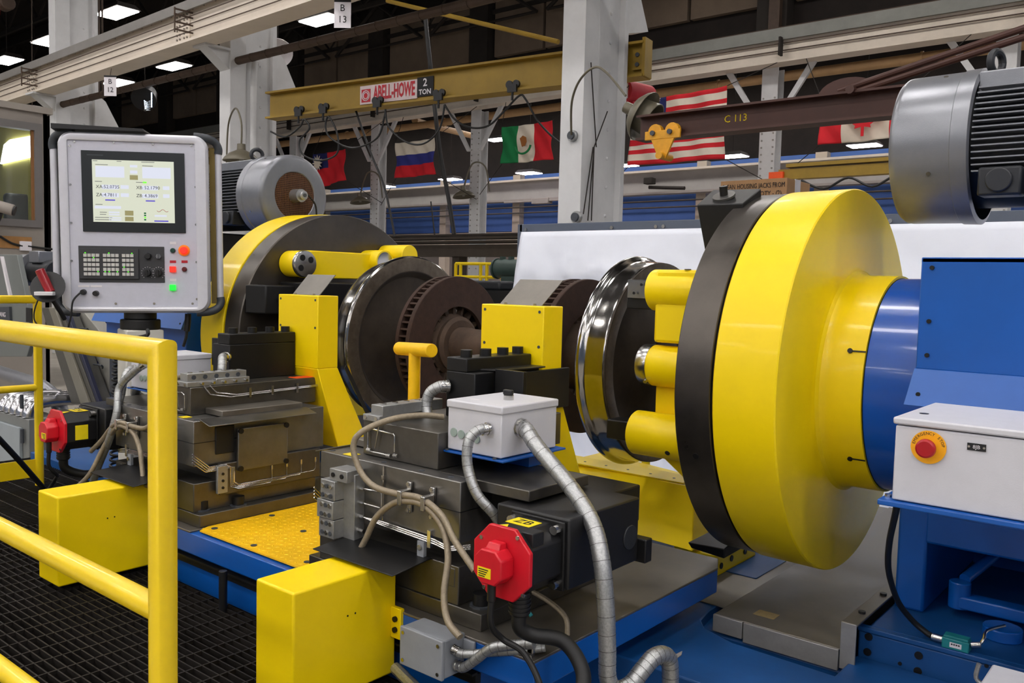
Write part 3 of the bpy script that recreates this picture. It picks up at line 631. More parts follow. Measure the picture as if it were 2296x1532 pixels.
# second far crane beam at right with its festoon
t = thing('far_yellow_crane', 'far dirty yellow crane beam right of the white far column', 'crane beam', at(1860, 390, y=17))
L0 = at(1745, 392, y=17); zc_ = L0.z
obj('girder', bx(B(), L0.x, L0.x+6, 17, 17.25, zc_-.12, zc_+.12), OLIVE, t); obj('rail', bx(B(), L0.x+.2, L0.x+6, 16.95, 17.3, zc_+.16, zc_+.24), OLIVE, t); obj('end_truck', bx(B(), L0.x-.2, L0.x+.15, 16.9, 17.3, zc_-.1, zc_+.06), ORNG, t)
b = B(); z0 = zc_-.12; tube(b, [(L0.x+.6+k*.55, 16.95, z0-(.28 if k % 2 else .05)) for k in range(9)], .03, 6, 6); obj('festoon', b, BLKR, t)
# ================================================================== THE WHEEL LATHE
# ------------------------------------------------------------------ bed, base slab, decks
bed = thing('machine_bed', 'blue lathe bed under the yellow faceplates', 'machine base', (0, 0, 0))
obj('bed_body', bx(B(), -3.4, 3.4, -.55, 1.0, 0, .26), BLUB, bed, .01)
bm = B(); prism(bm, [(1.30, -1.04, .30), (3.4, -1.04, .30), (3.4, -.48, .30), (1.965, -.48, .30), (1.965, -.69, .30), (1.60, -.675, .30), (1.47, -.625, .30), (1.42, -.56, .30), (1.40, -.45, .30), (1.36, .9, .30), (1.2, .9, .30), (1.2, -1.04, .30)], (0, 0, -.30)); obj('deck_frame', bm, BLUB, bed, .006)
bm = B(); prism(bm, [(-x, y, .30) for x, y in ((1.30, -1.04), (3.4, -1.04), (3.4, -.56), (1.95, -.56), (1.46, -.60), (1.40, -.50), (1.36, .9), (1.2, .9), (1.2, -1.04))], (0, 0, -.30)); obj('deck_frame', bm, BLUB, bed, .006)
obj('chip_scar', prism(B(), [at(1478, 1488, z=.302), at(1530, 1461, z=.302), at(1528, 1470, z=.302), at(1500, 1490, z=.302), at(1482, 1493, z=.302)], (0, 0, .002)), mat('bare_metal', (150, 146, 140), .6, .3, .3, 60), bed)
obj('hose_lug', bx(B(), 1.70, 1.74, -1.06, -1.03, .24, .29), STEEL, bed)
# way covers (grey plates behind the deck)
LIP = mat('brushed_lip', (150, 148, 146), .45, .45, .1, 20)
wc = thing('way_cover', 'grey steel telescopic way cover under the right faceplate', 'way cover', (1.7, .2, .28))
obj('cover_plate', bx(B(), 1.47, 1.935, -.55, 1.6, .315, .335), STEELT, wc, .003); obj('front_lip', bx(B(), 1.47, 1.585, -.565, -.55, .272, .335), LIP, wc, .002); obj('front_lip', bx(B(), 1.59, 1.932, -.565, -.55, .262, .335), LIP, wc, .002)
obj('inner_plate', bx(B(), 1.25, 1.46, -.40, 1.7, .301, .305), STEELT, wc, .002); obj('blue_insert', bx(B(), 1.25, 1.39, .0, .33, .305, .309), BLUB, wc, .002)
obj('side_plate', prism(B(), [(1.936, -.56, .428), (1.99, -.56, .428), (1.99, .3, .428), (1.936, .3, .428)], (0, 0, .008)), STEELT, wc, .002)
obj('corner_bracket', bx(B(), 1.937, 1.988, -.567, -.56, .275, .436), LIP, wc, .002); obj('corner_bracket', bx(B(), 1.937, 1.942, -.56, .3, .33, .43), STEEL, wc)
for p in ((1.965, -.44, .436), (1.965, -.2, .436)): stud('screw', SOCK, p, (0, 0, 1), .012, .008, wc)
obj('label_mark', bx(B(), 1.58, 1.66, -.46, -.40, .3352, .3358), mat('faded_label', (140, 122, 84), .7, 0, .2, 60), wc)
# base slab both carriages stand on
sl = thing('carriage_base', 'long blue and steel base slab under both tool carriages', 'machine base', (0, -1.1, 0))
obj('slab_skirt', prism(B(), [(-1.44, -1.61, .395), (1.44, -1.61, .395), (1.45, -.50, .395), (1.40, -.40, .395), (-1.40, -.40, .395), (-1.45, -.50, .395)], (0, 0, .088)), BLUE, sl, .004)
for s in (-1, 1): obj('way_plate', mir(prism(B(), [(.36, -1.612, .483), (1.442, -1.612, .483), (1.452, -.50, .483), (1.40, -.395, .483), (.36, -.395, .483)], (0, 0, .008)), s), STEELT, sl, .002)
obj('plinth', bx(B(), -1.19, 1.19, -1.56, -.56, 0, .395), BLUE, sl, .004)
obj('cable_trough', bx(B(), -1.4, 1.2, -1.585, -1.56, .335, .365), BLK, sl)
obj('drip_rail', bx(B(), -1.4, 1.2, -1.60, -1.575, .365, .372), BLKP, sl)
dp = thing('tread_plate', 'yellow diamond tread plate between the two tool carriages', 'floor plate', (0, -1.1, .489))
obj('plate', prism(B(), [(-.36, -1.53, .489), (-.33, -1.585, .489), (.33, -1.585, .489), (.36, -1.53, .489), (.36, -.62, .489), (-.36, -.62, .489)], (0, 0, .006)), YELD, dp)
bm = B(); k = 0
for j in range(31):
    for i in range(25):
        x = -.345+i*.0285+(.014 if j % 2 else 0); y = -1.56+j*.03; a = math.radians(45 if (i+j) % 2 else -45)
        if abs(x) > .35: continue
        u = Vector((math.cos(a), math.sin(a), 0))*.009; v = Vector((-math.sin(a), math.cos(a), 0))*.0036; c = Vector((x, y, .495)); tz = Vector((0, 0, .0018))
        q = [bm.verts.new(c+u), bm.verts.new(c+v), bm.verts.new(c-u), bm.verts.new(c-v), bm.verts.new(c+tz)]
        for e in range(4): bm.faces.new((q[e], q[(e+1) % 4], q[4]))
o = obj('tread_bars', bm, YELD, dp, smooth=False); o['kind'] = 'stuff'
for p in ((-.31, -1.53), (.0, -1.55), (.31, -1.53), (-.02, -1.30), (-.31, -1.25)): stud('screw', DSCREW, (p[0], p[1], .495), (0, 0, 1), .013, .003, dp)
# ------------------------------------------------------------------ wheelset
ws = thing('wheelset', 'railway wheelset with polished treads and rusty brake discs held between faceplates', 'wheelset', (0, 0, AX-.485))
obj('axle', lathe(B(), [(-1.1, 0), (-1.1, .075), (-.93, .075), (-.92, .10), (-.70, .105), (-.69, .098), (-.3, .098), (-.28, .092), (.28, .092), (.3, .098), (.69, .098), (.70, .105), (.92, .10), (.93, .075), (1.1, .075), (1.1, 0)], 0, AX, 48), RUSTD, ws)
for s in (-1, 1):
    prof = [(.744, .395), (.775, .365), (.775, .25), (.735, .17), (.725, .115), (.90, .115), (.89, .16), (.835, .22), (.812, .30), (.822, .365), (.856, .388), (.884, .392), (.884, .4555), (.744, .462)]
    w = obj('wheel', mir(lathe(B(), prof, 0, AX, 96, True), s), WHEEL, ws)
    obj('rim_face', mir(lathe(B(), [(.743, .400), (.742, .404), (.742, .470), (.744, .476)], 0, AX, 128), s), RIM, w)
    obj('rim_face', mir(lathe(B(), [(.885, .394), (.886, .396), (.886, .450), (.885, .4535)], 0, AX, 128), s), RIM, w)
    obj('tread', mir(lathe(B(), [(.743, .462), (.744, .476), (.750, .4835), (.757, .4855), (.766, .484), (.773, .478), (.779, .4695), (.788, .4635), (.80, .4615), (.83, .4600), (.868, .4580), (.879, .4550), (.885, .4500)], 0, AX, 160), s), CHROME, w)
    d_ = obj('brake_disc', mir(lathe(B(), [(.38, .21), (.38, .372), (.383, .375), (.406, .375), (.406, .21)], 0, AX, 96, True), s), RUST, ws)
    obj('rear_ring', mir(lathe(B(), [(.461, .21), (.461, .375), (.484, .375), (.487, .372), (.487, .21)], 0, AX, 96, True), s), RUST, d_)
    obj('disc_hub', mir(lathe(B(), [(.36, .10), (.36, .135), (.375, .155), (.40, .15), (.42, .17), (.45, .17), (.50, .15), (.52, .13), (.52, .10)], 0, AX, 64, True), s), RUSTD, d_)
    me = meshof(mir(bx(B(), .404, .463, -.005, .005, .30, .371), s), RUST)
    nv = 62
    for k in range(nv):
        inst('vane', me, (0, 0, AX), d_, (2*math.pi*k/nv, 0, 0))
    me = meshof(mir(bx(B(), .415, .45, -.008, .008, .15, .225), s), RUSTD)
    for k in range(18): inst('hub_spoke', me, (0, 0, AX), d_, (2*math.pi*k/18, 0, 0))
# ------------------------------------------------------------------ faceplates
def faceplate(s, label):
    t = thing('faceplate', label, 'faceplate', (s*1.55, 0, AX-.745))
    obj('drum', mir(lathe(B(), [(1.517, .70), (1.517, .738), (1.521, .742), (1.741, .745), (1.746, .741), (1.7465, .735), (1.7555, .46), (1.756, .447), (1.760, .432), (1.770, .420), (1.784, .414), (1.80, .412), (1.914, .412), (1.914, .38)], 0, AX, 160), s), YEL, t, ang=24)
    obj('gap_ring', mir(lathe(B(), [(1.50, .722), (1.52, .722)], 0, AX, 128), s), BLKR, t)
    obj('plate', mir(lathe(B(), [(1.365, .0), (1.365, .730), (1.370, .736), (1.503, .738), (1.506, .734), (1.506, .5)], 0, AX, 160), s), DISC, t)
    for a in (200, 262, 318):
        a = math.radians(a); c = Vector((s*1.44, .737*math.cos(a), AX+.737*math.sin(a))); stud('pin_hole', SOCK, c, (0, math.cos(a), math.sin(a)), .011, .003, t)
    for a in (160, 217):          # slotted pins on the hub
        a = math.radians(a); n_ = Vector((0, math.cos(a), math.sin(a)))
        c = Vector((s*1.862, 0, AX))+n_*.413; stud('pin', SOCK, c, n_, .009, .006, t)
        q = n_.cross(Vector((1, 0, 0))); b = B(); hexa(b, [c+Vector((s*xx, 0, 0))+q*yy+n_*zz for zz in (0, .0025) for xx, yy in ((.008, -.0025), (.053, -.0025), (.053, .0025), (.008, .0025))]); obj('slot', b, BLKR, t)
    return t
fa = faceplate(-1, 'far left round faceplate with dark steel front and yellow rim')
fb = faceplate(1, 'huge yellow drum faceplate with dark steel front at right')
def C(bm, x0, x1, y, z, r, n=40): return lathe(bm, [(x0, 0), (x0, r*.97), (x0+(.004 if x1 > x0 else -.004), r), (x1, r)], y, AX+z, n)
# far left faceplate drivers (seen from the front)
def capped(t, x0, x1, y, z, r, tip):
    c = obj('driver_cylinder', C(B(), x1, x0, y, z, r), YEL, t)
    obj('end_cap', C(B(), x1+tip, x1-.002, y, z, r*1.0), SILV, c)
    for a in (35, 125, 215):
        a = math.radians(a); obj('cap_bolt', cyl(B(), (x1+tip+.002, y+r*.55*math.cos(a), AX+z+r*.55*math.sin(a)), (x1+tip-.004, y+r*.55*math.cos(a), AX+z+r*.55*math.sin(a)), r*.24, 16), BLK, c)
    return c
capped(fa, -1.36, -1.235, -.40, .425, .076, .025)
obj('driver_arm', bx(B(), -1.36, -1.255, -.34, .13, AX+.345, AX+.505), YEL, fa, .006)
c2 = obj('driver_cylinder', C(B(), -1.19, -1.36, .185, .455, .074), YEL, fa); obj('end_cap', lathe(B(), [(-1.188, .0), (-1.188, .05), (-1.19, .062)], .185, AX+.455, 32), SILV, c2)
obj('driver_cylinder', C(B(), -1.13, -1.36, .34, .50, .068), YEL, fa)
obj('clamp_jaw', hexa(B(), [Vector((x, y, AX+z)) for z in (.14, .30) for x, y in ((-1.36, -.70), (-1.22, -.66), (-1.22, -.45), (-1.36, -.45))]), BLK, fa, .008)
obj('clamp_body', bx(B(), -1.36, -1.16, -.47, .15, AX+.10, AX+.32), BLK, fa, .008)
stud('clamp_bolt', SOCK, (-1.22, -.56, AX+.22), (1, 0, 0), .028, .02, fa); stud('clamp_bolt', SOCK, (-1.16, -.02, AX+.27), (1, 0, 0), .035, .02, fa)
obj('driver_arm', bx(B(), -1.36, -1.255, -.34, .13, AX-.505, AX-.345), YEL, fa, .006)
# right faceplate drivers (seen from behind the wheel)
obj('driver_arm', bx(B(), 1.135, 1.366, -.50, -.40, AX+.13, AX+.415), YEL, fb, .012)
cu = obj('driver_cylinder', C(B(), 1.10, 1.366, -.44, .335, .082), YEL, fb)
cm_ = obj('driver_cylinder', C(B(), 1.12, 1.366, -.455, .035, .082), YEL, fb); obj('end_cap', C(B(), 1.075, 1.122, -.455, .035, .083), SILV, cm_)
stud('grease_nipple', SCREW, (1.12, -.515, AX-.02), (0, -.8, -.5), .008, .014, cm_)
cl_ = obj('driver_cylinder', C(B(), 1.075, 1.366, -.50, -.235, .088), YEL, fb); obj('cap_screw', cyl(B(), (1.26, -.575, AX-.283), (1.26, -.578, AX-.285), .010, 10), BLK, cl_)
obj('driver_web', bx(B(), 1.12, 1.366, -.44, -.36, AX-.20, AX+.0), YEL, fb, .006)
obj('gusset', prism(B(), [(1.15, -.48, AX-.30), (1.366, -.48, AX-.30), (1.366, -.40, AX-.50)], (0, .14, 0)), YEL, fb, .004)
obj('gusset', prism(B(), [(1.12, -.46, AX+.13), (1.2, -.46, AX+.13), (1.2, -.46, AX+.19)], (0, .08, 0)), YEL, fb)
stud('arm_screw', SOCK, (1.27, -.49, AX+.416), (0, 0, 1), .013, .003, fb); stud('arm_screw', SOCK, (1.26, -.501, AX+.35), (0, -1, 0), .009, .003, fb)
obj('jaw_pad', hexa(B(), [Vector((x, y, AX+z)) for z in (.255, .375) for x, y in ((.945, -.40), (1.10, -.44), (1.10, -.30), (.945, -.30))]), BLK, fb, .004)
obj('pad_plate', hexa(B(), [Vector((x, y, AX+z)) for x, y, z in ((.955, -.405, .30), (1.10, -.445, .30), (1.10, -.445, .372), (.955, -.405, .372), (.955, -.411, .30), (1.10, -.451, .30), (1.10, -.451, .372), (.955, -.411, .372))]), SILV, fb)
for p in ((1.0, -.422, AX+.32), (1.04, -.432, AX+.355)): stud('pad_screw', SOCK, Vector(p)+Vector((0, -.011, 0)), (0, -1, 0), .006, .003, fb)
obj('jaw_pad', bx(B(), .93, 1.08, -.50, -.40, AX-.28, AX-.20), BLK, fb, .006)
# black clamp blocks at top and bottom of the right plate
K = [at(1563, 455, x=1.27), at(1612, 428, x=1.27)]
ky0, kz = -.42, 1.885
obj('clamp_jaw', hexa(B(), [Vector((x, y, z)) for x, y, z in ((1.26, -.27, 1.55), (1.366, -.27, 1.55), (1.366, -.02, 1.55), (1.26, -.02, 1.55), (1.22, -.345, 1.872), (1.41, -.33, 1.872), (1.41, -.17, 1.945), (1.22, -.21, 1.945))]), BLK, fb, .004)
cw_ = obj('clamp_washer', cyl(B(), (1.30, -.27, 1.907), (1.30, -.274, 1.914), .045, 24), STEEL, fb); obj('clamp_stud', cyl(B(), (1.30, -.27, 1.907), (1.30, -.282, 1.948), .016, 12), BLK, cw_)
obj('clamp_jaw', hexa(B(), [Vector((x, y, z)) for x, y, z in ((1.20, -.235, .452), (1.366, -.27, .452), (1.366, -.06, .458), (1.215, -.06, .458), (1.19, -.25, .478), (1.366, -.27, .492), (1.366, -.06, .53), (1.215, -.06, .50))]), BLK, fb, .004)
# ------------------------------------------------------------------ headstocks
def headstock(s, label):
    t = thing('headstock', label, 'headstock', (s*2.6, 0, .26))
    obj('neck', mir(lathe(B(), [(1.914, .385), (1.914, .398), (1.918, .402), (2.30, .405)], 0, AX, 120), s), BLUD, t)
    obj('neck_seal', mir(lathe(B(), [(1.910, .395), (1.9165, .404), (1.9165, .395)], 0, AX, 120), s), BLKR, t)
    obj('housing', mir(bx(B(), 2.22, 3.30, -.56, .70, .95, 1.64), s), BLUE, t, .01)
    cv = obj('front_cover', mir(bx(B(), 2.133, 3.32, -.60, -.56, 1.31, 1.657), s), BLUE, t, .004)
    obj('cover_top', mir(bx(B(), 2.133, 3.32, -.60, .70, 1.64, 1.657), s), BLUE, t, .003)
    obj('cover_skirt', mir(hexa(B(), [(2.118, -.655, 1.20), (3.32, -.655, 1.20), (3.32, -.64, 1.20), (2.118, -.64, 1.20), (2.13, -.602, 1.312), (3.32, -.602, 1.312), (3.32, -.585, 1.312), (2.13, -.585, 1.312)]), s), mat('skirt_reflection_blue', (44, 98, 178), .42, 0, .05, 8), t, .002)  # paler blue puts the sloped skirt's reflection into its colour
    for p in ((2.165, -.60, 1.625), (2.165, -.60, 1.46), (2.165, -.60, 1.355), (2.155, -.635, 1.235), (2.9, -.60, 1.625), (2.9, -.60, 1.355)): stud('cover_screw', SOCK, (s*p[0], p[1], p[2]), (0, -1, 0), .0068, .006, t)
    # pedestal with an opening
    obj('pedestal_cheek', mir(bx(B(), 2.0, 2.10, -.19, .70, .40, .955), s), BLUE, t, .01)
    obj('pedestal_beam', mir(bx(B(), 2.09, 3.30, -.19, .70, .655, .955), s), BLUE, t, .01)
    obj('pedestal_back', mir(bx(B(), 2.10, 3.30, .60, .70, .40, .66), s), BLUE, t)
    obj('pedestal_foot', mir(bx(B(), 1.99, 3.30, -.44, .70, .26, .40), s), BLUB, t, .008)
    return t
ha = headstock(-1, 'far left blue headstock behind the control pendant')
hb_ = headstock(1, 'right blue headstock carrying the huge yellow faceplate')
lk = obj('clamp_link', cyl(B(), (2.20, -.12, .43), (2.20, -.12, .525), .036, 20), BLUE, hb_, .004); obj('link_arm', bx(B(), 2.19, 2.6, -.155, -.085, .435, .48), BLUE, hb_, .006)
obj('link_shaft', cyl(B(), (2.21, -.10, .53), (2.30, .20, .62), .02, 12), BLUE, hb_); obj('link_pivot', cyl(B(), (2.36, -.24, .40), (2.36, -.24, .44), .06, 20), BLUE, hb_, .004)
obj('lifting_lug', cyl(B(), (2.10, .05, 1.60), (2.10, .10, 1.645), .012, 8), BLKP, hb_); tb_ = B(); tube(tb_, [(2.08, -.02, 1.58), (2.08, -.02, 1.64), (2.11, .02, 1.655), (2.14, .04, 1.62), (2.15, .04, 1.56)], .011, 8, 6); obj('hose_loop', tb_, BLKR, hb_)
# foot block with socket screws in front of the right headstock
p = at(1925, 1402, z=.39)
ft = thing('foot_block', 'blue foot block with socket screws at bottom right corner', 'machine base', (2.4, -.5, 0))
obj('block', bx(B(), 1.965, 3.3, -.468, -.442, 0, .385), BLUB, ft, .006)
obj('top_plate', bx(B(), 1.963, 3.3, -.472, -.442, .385, .402), BLUB, ft, .003)
for px, py in ((1948, 1428), (1945, 1462), (2060, 1470), (2058, 1505), (2018, 1488), (2212, 1493)): q = at(px, py, y=-.468); stud('socket_screw', SOCK, q, (0, -1, 0), .013 if px not in (2018, 2212) else .006, .004, ft)
# ------------------------------------------------------------------ spindle drive motors
def drive_motor(s, label):
    y, z, R_ = .03, 2.075, .268
    t = thing('drive_motor', label, 'motor', (s*2.4, y, 1.66))
    obj('fan_cover', mir(lathe(B(), [(1.905, .155), (1.900, .16), (1.900, R_-.03), (1.905, R_-.012), (1.918, R_-.002), (1.93, R_), (2.105, R_+.002), (2.108, R_+.006), (2.16, R_+.008), (2.165, R_-.01)], y, z, 96), s), GREYM, t, ang=40)
    g_ = obj('grille', mir(lathe(B(), [(1.925, 0), (1.925, .165)], y, z, 48), s), BLKR, t)
    me = meshof(bx(B(), -.002, .002, -.0019, .0019, -.5, .5), BRWN, False)
    for k in range(-13, 14):
        o_ = k*.012; hh = 2*math.sqrt(max(.0, .163**2-o_*o_))
        inst('grille_wire', me, (s*1.908, y+o_, z), g_, None, (1, 1, hh)); inst('grille_wire', me, (s*1.908, y, z+o_), g_, (math.pi/2, 0, 0), (1, 1, hh))
    if s < 0: h_ = obj('encoder', mir(lathe(B(), [(1.80, 0), (1.80, .022), (1.805, .03), (1.83, .03), (1.832, .042), (1.91, .044)], y, z, 32), s), ALU, t)
    if s < 0: obj('encoder_screw', mir(lathe(B(), [(1.793, 0), (1.793, .012), (1.80, .012)], y, z, 12), s), DGREY, h_)
    b = B(); tube(b, [(s*1.83, y+.03, z+.02), (s*1.82, y+.10, z-.05), (s*1.84, y+.13, z-.16), (s*1.86, y+.15, z-.28)], .006, 8, 6); (obj('encoder_cable', b, BLKR, h_) if s < 0 else b.free())
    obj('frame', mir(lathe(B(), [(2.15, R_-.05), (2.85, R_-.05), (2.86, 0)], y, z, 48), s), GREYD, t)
    for k in range(15):
        dz = .175-k*.0205; yo = math.sqrt((R_-.004)**2-dz*dz); yi = math.sqrt(max(0, (R_-.055)**2-dz*dz))-.01
        for side in (-1, 1):
            obj('cooling_fin', mir(bx(B(), 2.172, 2.84, *sorted((y+side*yo, y+side*yi)), z+dz-.0024, z+dz+.0024), s), GREYM, t, smooth=False)
    obj('top_deck', mir(bx(B(), 2.16, 2.85, y-.155, y+.155, z+.15, z+R_-.03), s), GREYM, t, .006)
    e = obj('eye_bolt_base', mir(bx(B(), 2.168, 2.27, y-.14, y-.04, z+R_-.06, z+R_-.03), s), GREYM, t, .004)
    b = B(); c = Vector((s*2.20, y-.09, z+R_+.008)); tube(b, [c+Vector((.012*math.cos(a*.5236), .036*math.cos(a*.5236), .036*math.sin(a*.5236))) for a in range(13)], .013, 10, 3); cyl(b, c-Vector((0, 0, .055)), c-Vector((0, 0, .03)), .016, 12); obj('eye_bolt', b, GREYD, e)
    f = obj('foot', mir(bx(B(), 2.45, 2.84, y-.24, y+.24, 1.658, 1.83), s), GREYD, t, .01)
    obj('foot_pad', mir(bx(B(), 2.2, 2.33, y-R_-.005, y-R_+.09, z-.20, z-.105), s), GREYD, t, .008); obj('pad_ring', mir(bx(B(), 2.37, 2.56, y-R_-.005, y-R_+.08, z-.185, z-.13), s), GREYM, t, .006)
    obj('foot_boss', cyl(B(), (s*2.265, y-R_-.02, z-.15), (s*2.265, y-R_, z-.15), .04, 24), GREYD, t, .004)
    for a, xx in ((118, 2.05), (205, 2.04), (60, 2.05)):
        a = math.radians(a); n_ = Vector((0, math.cos(a), math.sin(a))); stud('cover_screw', SCREW, Vector((s*xx, y, z))+n_*(R_), n_, .008, .005, t)
    return t
drive_motor(-1, 'smaller looking grey drive motor with brown fan grille at left')
drive_motor(1, 'large grey drive motor with dark cooling fins at right edge')
# ------------------------------------------------------------------ tool carriages
def carriage(s, label):
    t = thing('tool_carriage', label, 'machine carriage', (s*.76, -1.2, .491))
    def o(nm, b, m, par=None, bev=.003, **k): return obj(nm, mir(b, s), m, par or t, bev, **k)
    def bb(*a): return bx(B(), *a)
    # base with step and dovetail
    o('base_plate', bb(.365, 1.20, -1.565, -.93, .491, .545), OILST)
    o('base_way', bb(.42, 1.10, -1.56, -.93, .545, .668), OILST)
    o('cross_saddle', bb(.40, 1.09, -1.45, -.92, .605, .74), OILST)
    sd = o('saddle', prism(B(), [(.421, -1.56, .74), (1.10, -1.56, .74), (1.10, -1.19, .74), (.95, -1.19, .74), (.95, -.885, .74), (.421, -.885, .74)], (0, 0, .193)), STEEL)
    o('saddle_joint', bb(.4195, 1.1015, -1.5615, -1.20, .838, .841), BLKR, sd, 0)
    o('top_plate', bb(.95, 1.32, -1.50, -1.19, .90, .934), OILST)
    u = o('slide_block', bb(.567, .932, -1.49, -.82, .934, 1.055), OILST)
    # inner side details
    o('deflector', hexa(B(), [(.35, -1.53, .915), (.43, -1.53, .936), (.43, -.98, .936), (.35, -.98, .915), (.35, -1.53, .919), (.43, -1.53, .940), (.43, -.98, .940), (.35, -.98, .919)]), OILST)
    o('deflector_lip', bb(.43, .565, -1.42, -1.0, .936, .962), STEELT)
    cp = o('cover_plate', bb(.385, .40, -1.37, -1.115, .700, .885), STEEL)
    for p in ((-1.36, .875), (-1.36, .71), (-1.125, .875), (-1.125, .71)): stud('cover_bolt', SOCK, (s*.385, p[0], p[1]), (-s, 0, 0), .012, .008, cp)
    o('recess', bb(.415, .4225, -1.46, -1.37, .78, .90), BLKR)
    br = o('angle_bracket', bb(.385, .40, -1.47, -1.42, .615, .735), ALU)
    for z in (.64, .67, .70): stud('bracket_screw', SOCK, (s*.385, -1.445, z), (-s, 0, 0), .006, .004, br)
    # thin copper lines on the inner side
    for k in range(4):
        q = .006*k; b = B(); tube(b, [(.405, -1.575, .80-q*2), (.40, -1.50-q, .735-q), (.398, -1.42+q, .735-q), (.398, -1.40+q, .72), (.398, -1.40+q, .635+q), (.398, -1.36, .62+q), (.398, -1.20+.08*k, .62+q), (.398, -1.19+.08*k, .63+q), (.398, -1.19+.08*k, .68)], .0028, 6, 1, False); o('oil_line', b, SILV, None, 0)
        stud('oil_fitting', SCREW, (s*.398, -1.19+.08*k, .68), (0, 0, 1), .006, .022, t)
    b = B(); tube(b, [(.562, -1.43, 1.06), (.558, -1.40, 1.02), (.558, -1.30, 1.0), (.558, -.75, 1.015)], .003, 6, 1, False); tube(b, [(.562, -1.40, 1.06), (.558, -1.37, 1.026), (.558, -1.27, 1.008), (.558, -.75, 1.02)], .003, 6, 1, False); o('oil_line', b, SILV, None, 0)
    for yy in (-1.2, -1.08, -.94, -.80): o('line_clip', bb(.552, .566, yy-.006, yy+.006, .99, 1.035), SILV, None, 0)
    # front of slide block: bent lines
    b = B(); tube(b, [(.60, -1.497, 1.02), (.62, -1.497, 1.03), (.73, -1.497, 1.025), (.735, -1.497, 1.02), (.735, -1.497, .965)], .003, 6, 1, False); tube(b, [(.60, -1.497, 1.02), (.60, -1.497, .957), (.61, -1.497, .95), (.70, -1.497, .95)], .003, 6, 1, False); tube(b, [(.66, -1.50, 1.05), (.64, -1.50, .965)], .003, 6, 1, False); o('oil_line', b, SILV, None, 0)
    for p in ((.735, .955), (.70, .95), (.60, .955)): stud('oil_fitting', SCREW, (s*p[0], -1.50, p[1]), (s, 0, 0), .007, .02, t)
    # manifold on the slide block
    m1 = o('oil_manifold', bb(.575, .66, -1.50, -1.36, 1.056, 1.078), ALU, None, .002); o('manifold_block', bb(.60, .66, -1.485, -1.19, 1.075, 1.112), ALU, m1, .002); o('manifold_rear', bb(.575, .60, -1.36, -1.19, 1.056, 1.085), ALU, m1, .002)
    for k in range(5):
        yy = -1.455+k*.055; stud('port', DSCREW, (s*.60, yy, 1.095), (-s, 0, 0), .010, .004, m1); stud('port', SCREW, (s*.63, yy, 1.112), (0, 0, 1), .011, .004, m1); stud('fitting', SCREW, (s*.575, yy+.02, 1.07), (-s, 0, 0), .006, .018, m1)
    for p in ((.59, 1.067), (.645, 1.067)): stud('port', SCREW, (s*p[0], -1.50, p[1]), (0, -1, 0), .007, .004, m1)
    # manifold on the saddle front
    m2 = o('distributor', bb(.555, .66, -1.605, -1.56, .655, .89), ALU, None, .002); o('distributor_body', bb(.527, .605, -1.648, -1.60, .668, .732), ALU, m2, .002); o('distributor_body', bb(.520, .605, -1.652, -1.60, .734, .797), ALU, m2, .002); o('distributor_body', bb(.531, .605, -1.646, -1.60, .799, .865), ALU, m2, .002); o('distributor_head', bb(.565, .655, -1.635, -1.56, .865, .905), ALU, m2, .002)
    for r_ in range(6):
        for c_ in range(3): stud('port', SCREW if (r_ + c_) % 2 else DSCREW, (s*(.546+c_*.021), -1.651 if r_ in (2, 3) else -1.647, .685+r_*.032), (0, -1, 0), .008, .004, m2)
    for k in range(4): stud('fitting', SCREW, (s*.66, -1.585, .70+k*.048), (s, 0, 0), .007, .026, m2)
    for p in ((.585, .885), (.63, .885)): stud('port', SOCK, (s*p[0], -1.635, p[1]), (0, -1, 0), .008, .004, m2)
    b = B()
    tube(b, [(.685, -1.585, .845), (.75, -1.575, .845), (.757, -1.572, .84), (.757, -1.572, .795), (.75, -1.572, .79), (.685, -1.585, .796)], .0032, 6, 1, False)
    for k in range(3): tube(b, [(.685, -1.585, .748), (.76, -1.57, .745-k*.006), (1.0, -1.567, .735-k*.007), (1.06, -1.567, .725-k*.006), (1.12, -1.53, .735-k*.006)], .003, 6, 1, False)
    tube(b, [(.757, -1.565, .93), (.757, -1.566, .75)], .003, 6, 1, False); o('oil_line', b, SILV, None, 0)
    o('line_clip', bb(.972, .986, -1.572, -1.56, .705, .76), SILV, None, 0); o('line_clip', bb(.752, .763, -1.57, -1.56, .885, .90), SILV, None, 0)
    for p in ((.88, .80), (.70, .70), (.60, .72)): stud('hole', SOCK, (s*p[0], -1.56, p[1]), (0, -1, 0), .005, .001, t)
    o('name_sticker', bb(.525, .57, -1.545, -1.505, .9335, .935), STICK, None, 0)
    for p in ((.45, -1.53), (.72, -1.53), (.90, -1.53), (1.03, -1.53)): stud('top_screw', DSCREW, (s*p[0], p[1], .933), (0, 0, 1), .010, .0015, t)
    # base bolts and lower front plates
    for p in ((.44, -1.51), (1.15, -1.51), (.40, -1.36)):
        stud('base_bolt', SOCK, (s*p[0], p[1], .545), (0, 0, 1), .026, .042, t); stud('washer', DSCREW, (s*p[0], p[1], .545), (0, 0, 1), .036, .006, t)
    o('splash_plate', hexa(B(), [(.60, -1.73, .652), (.985, -1.73, .652), (.985, -1.56, .668), (.60, -1.56, .668), (.60, -1.73, .656), (.985, -1.73, .656), (.985, -1.56, .672), (.60, -1.56, .672)]), BLK)
    bk = o('plate_bracket', bb(.93, .96, -1.575, -1.56, .66, .72), GREY, None, .002); stud('bracket_bolt', SCREW, (s*.945, -1.575, .70), (0, -1, 0), .009, .006, bk)
    o('step_key', bb(1.04, 1.085, -1.562, -1.55, .60, .66), OILST)
    # tool block
    tb = o('tool_block', bb(.70, .84, -1.216, -.845, 1.055, 1.222), BLK, None, .004); o('tool_cap', bb(.70, .80, -1.216, -.845, 1.222, 1.272), BLK, tb, .004)
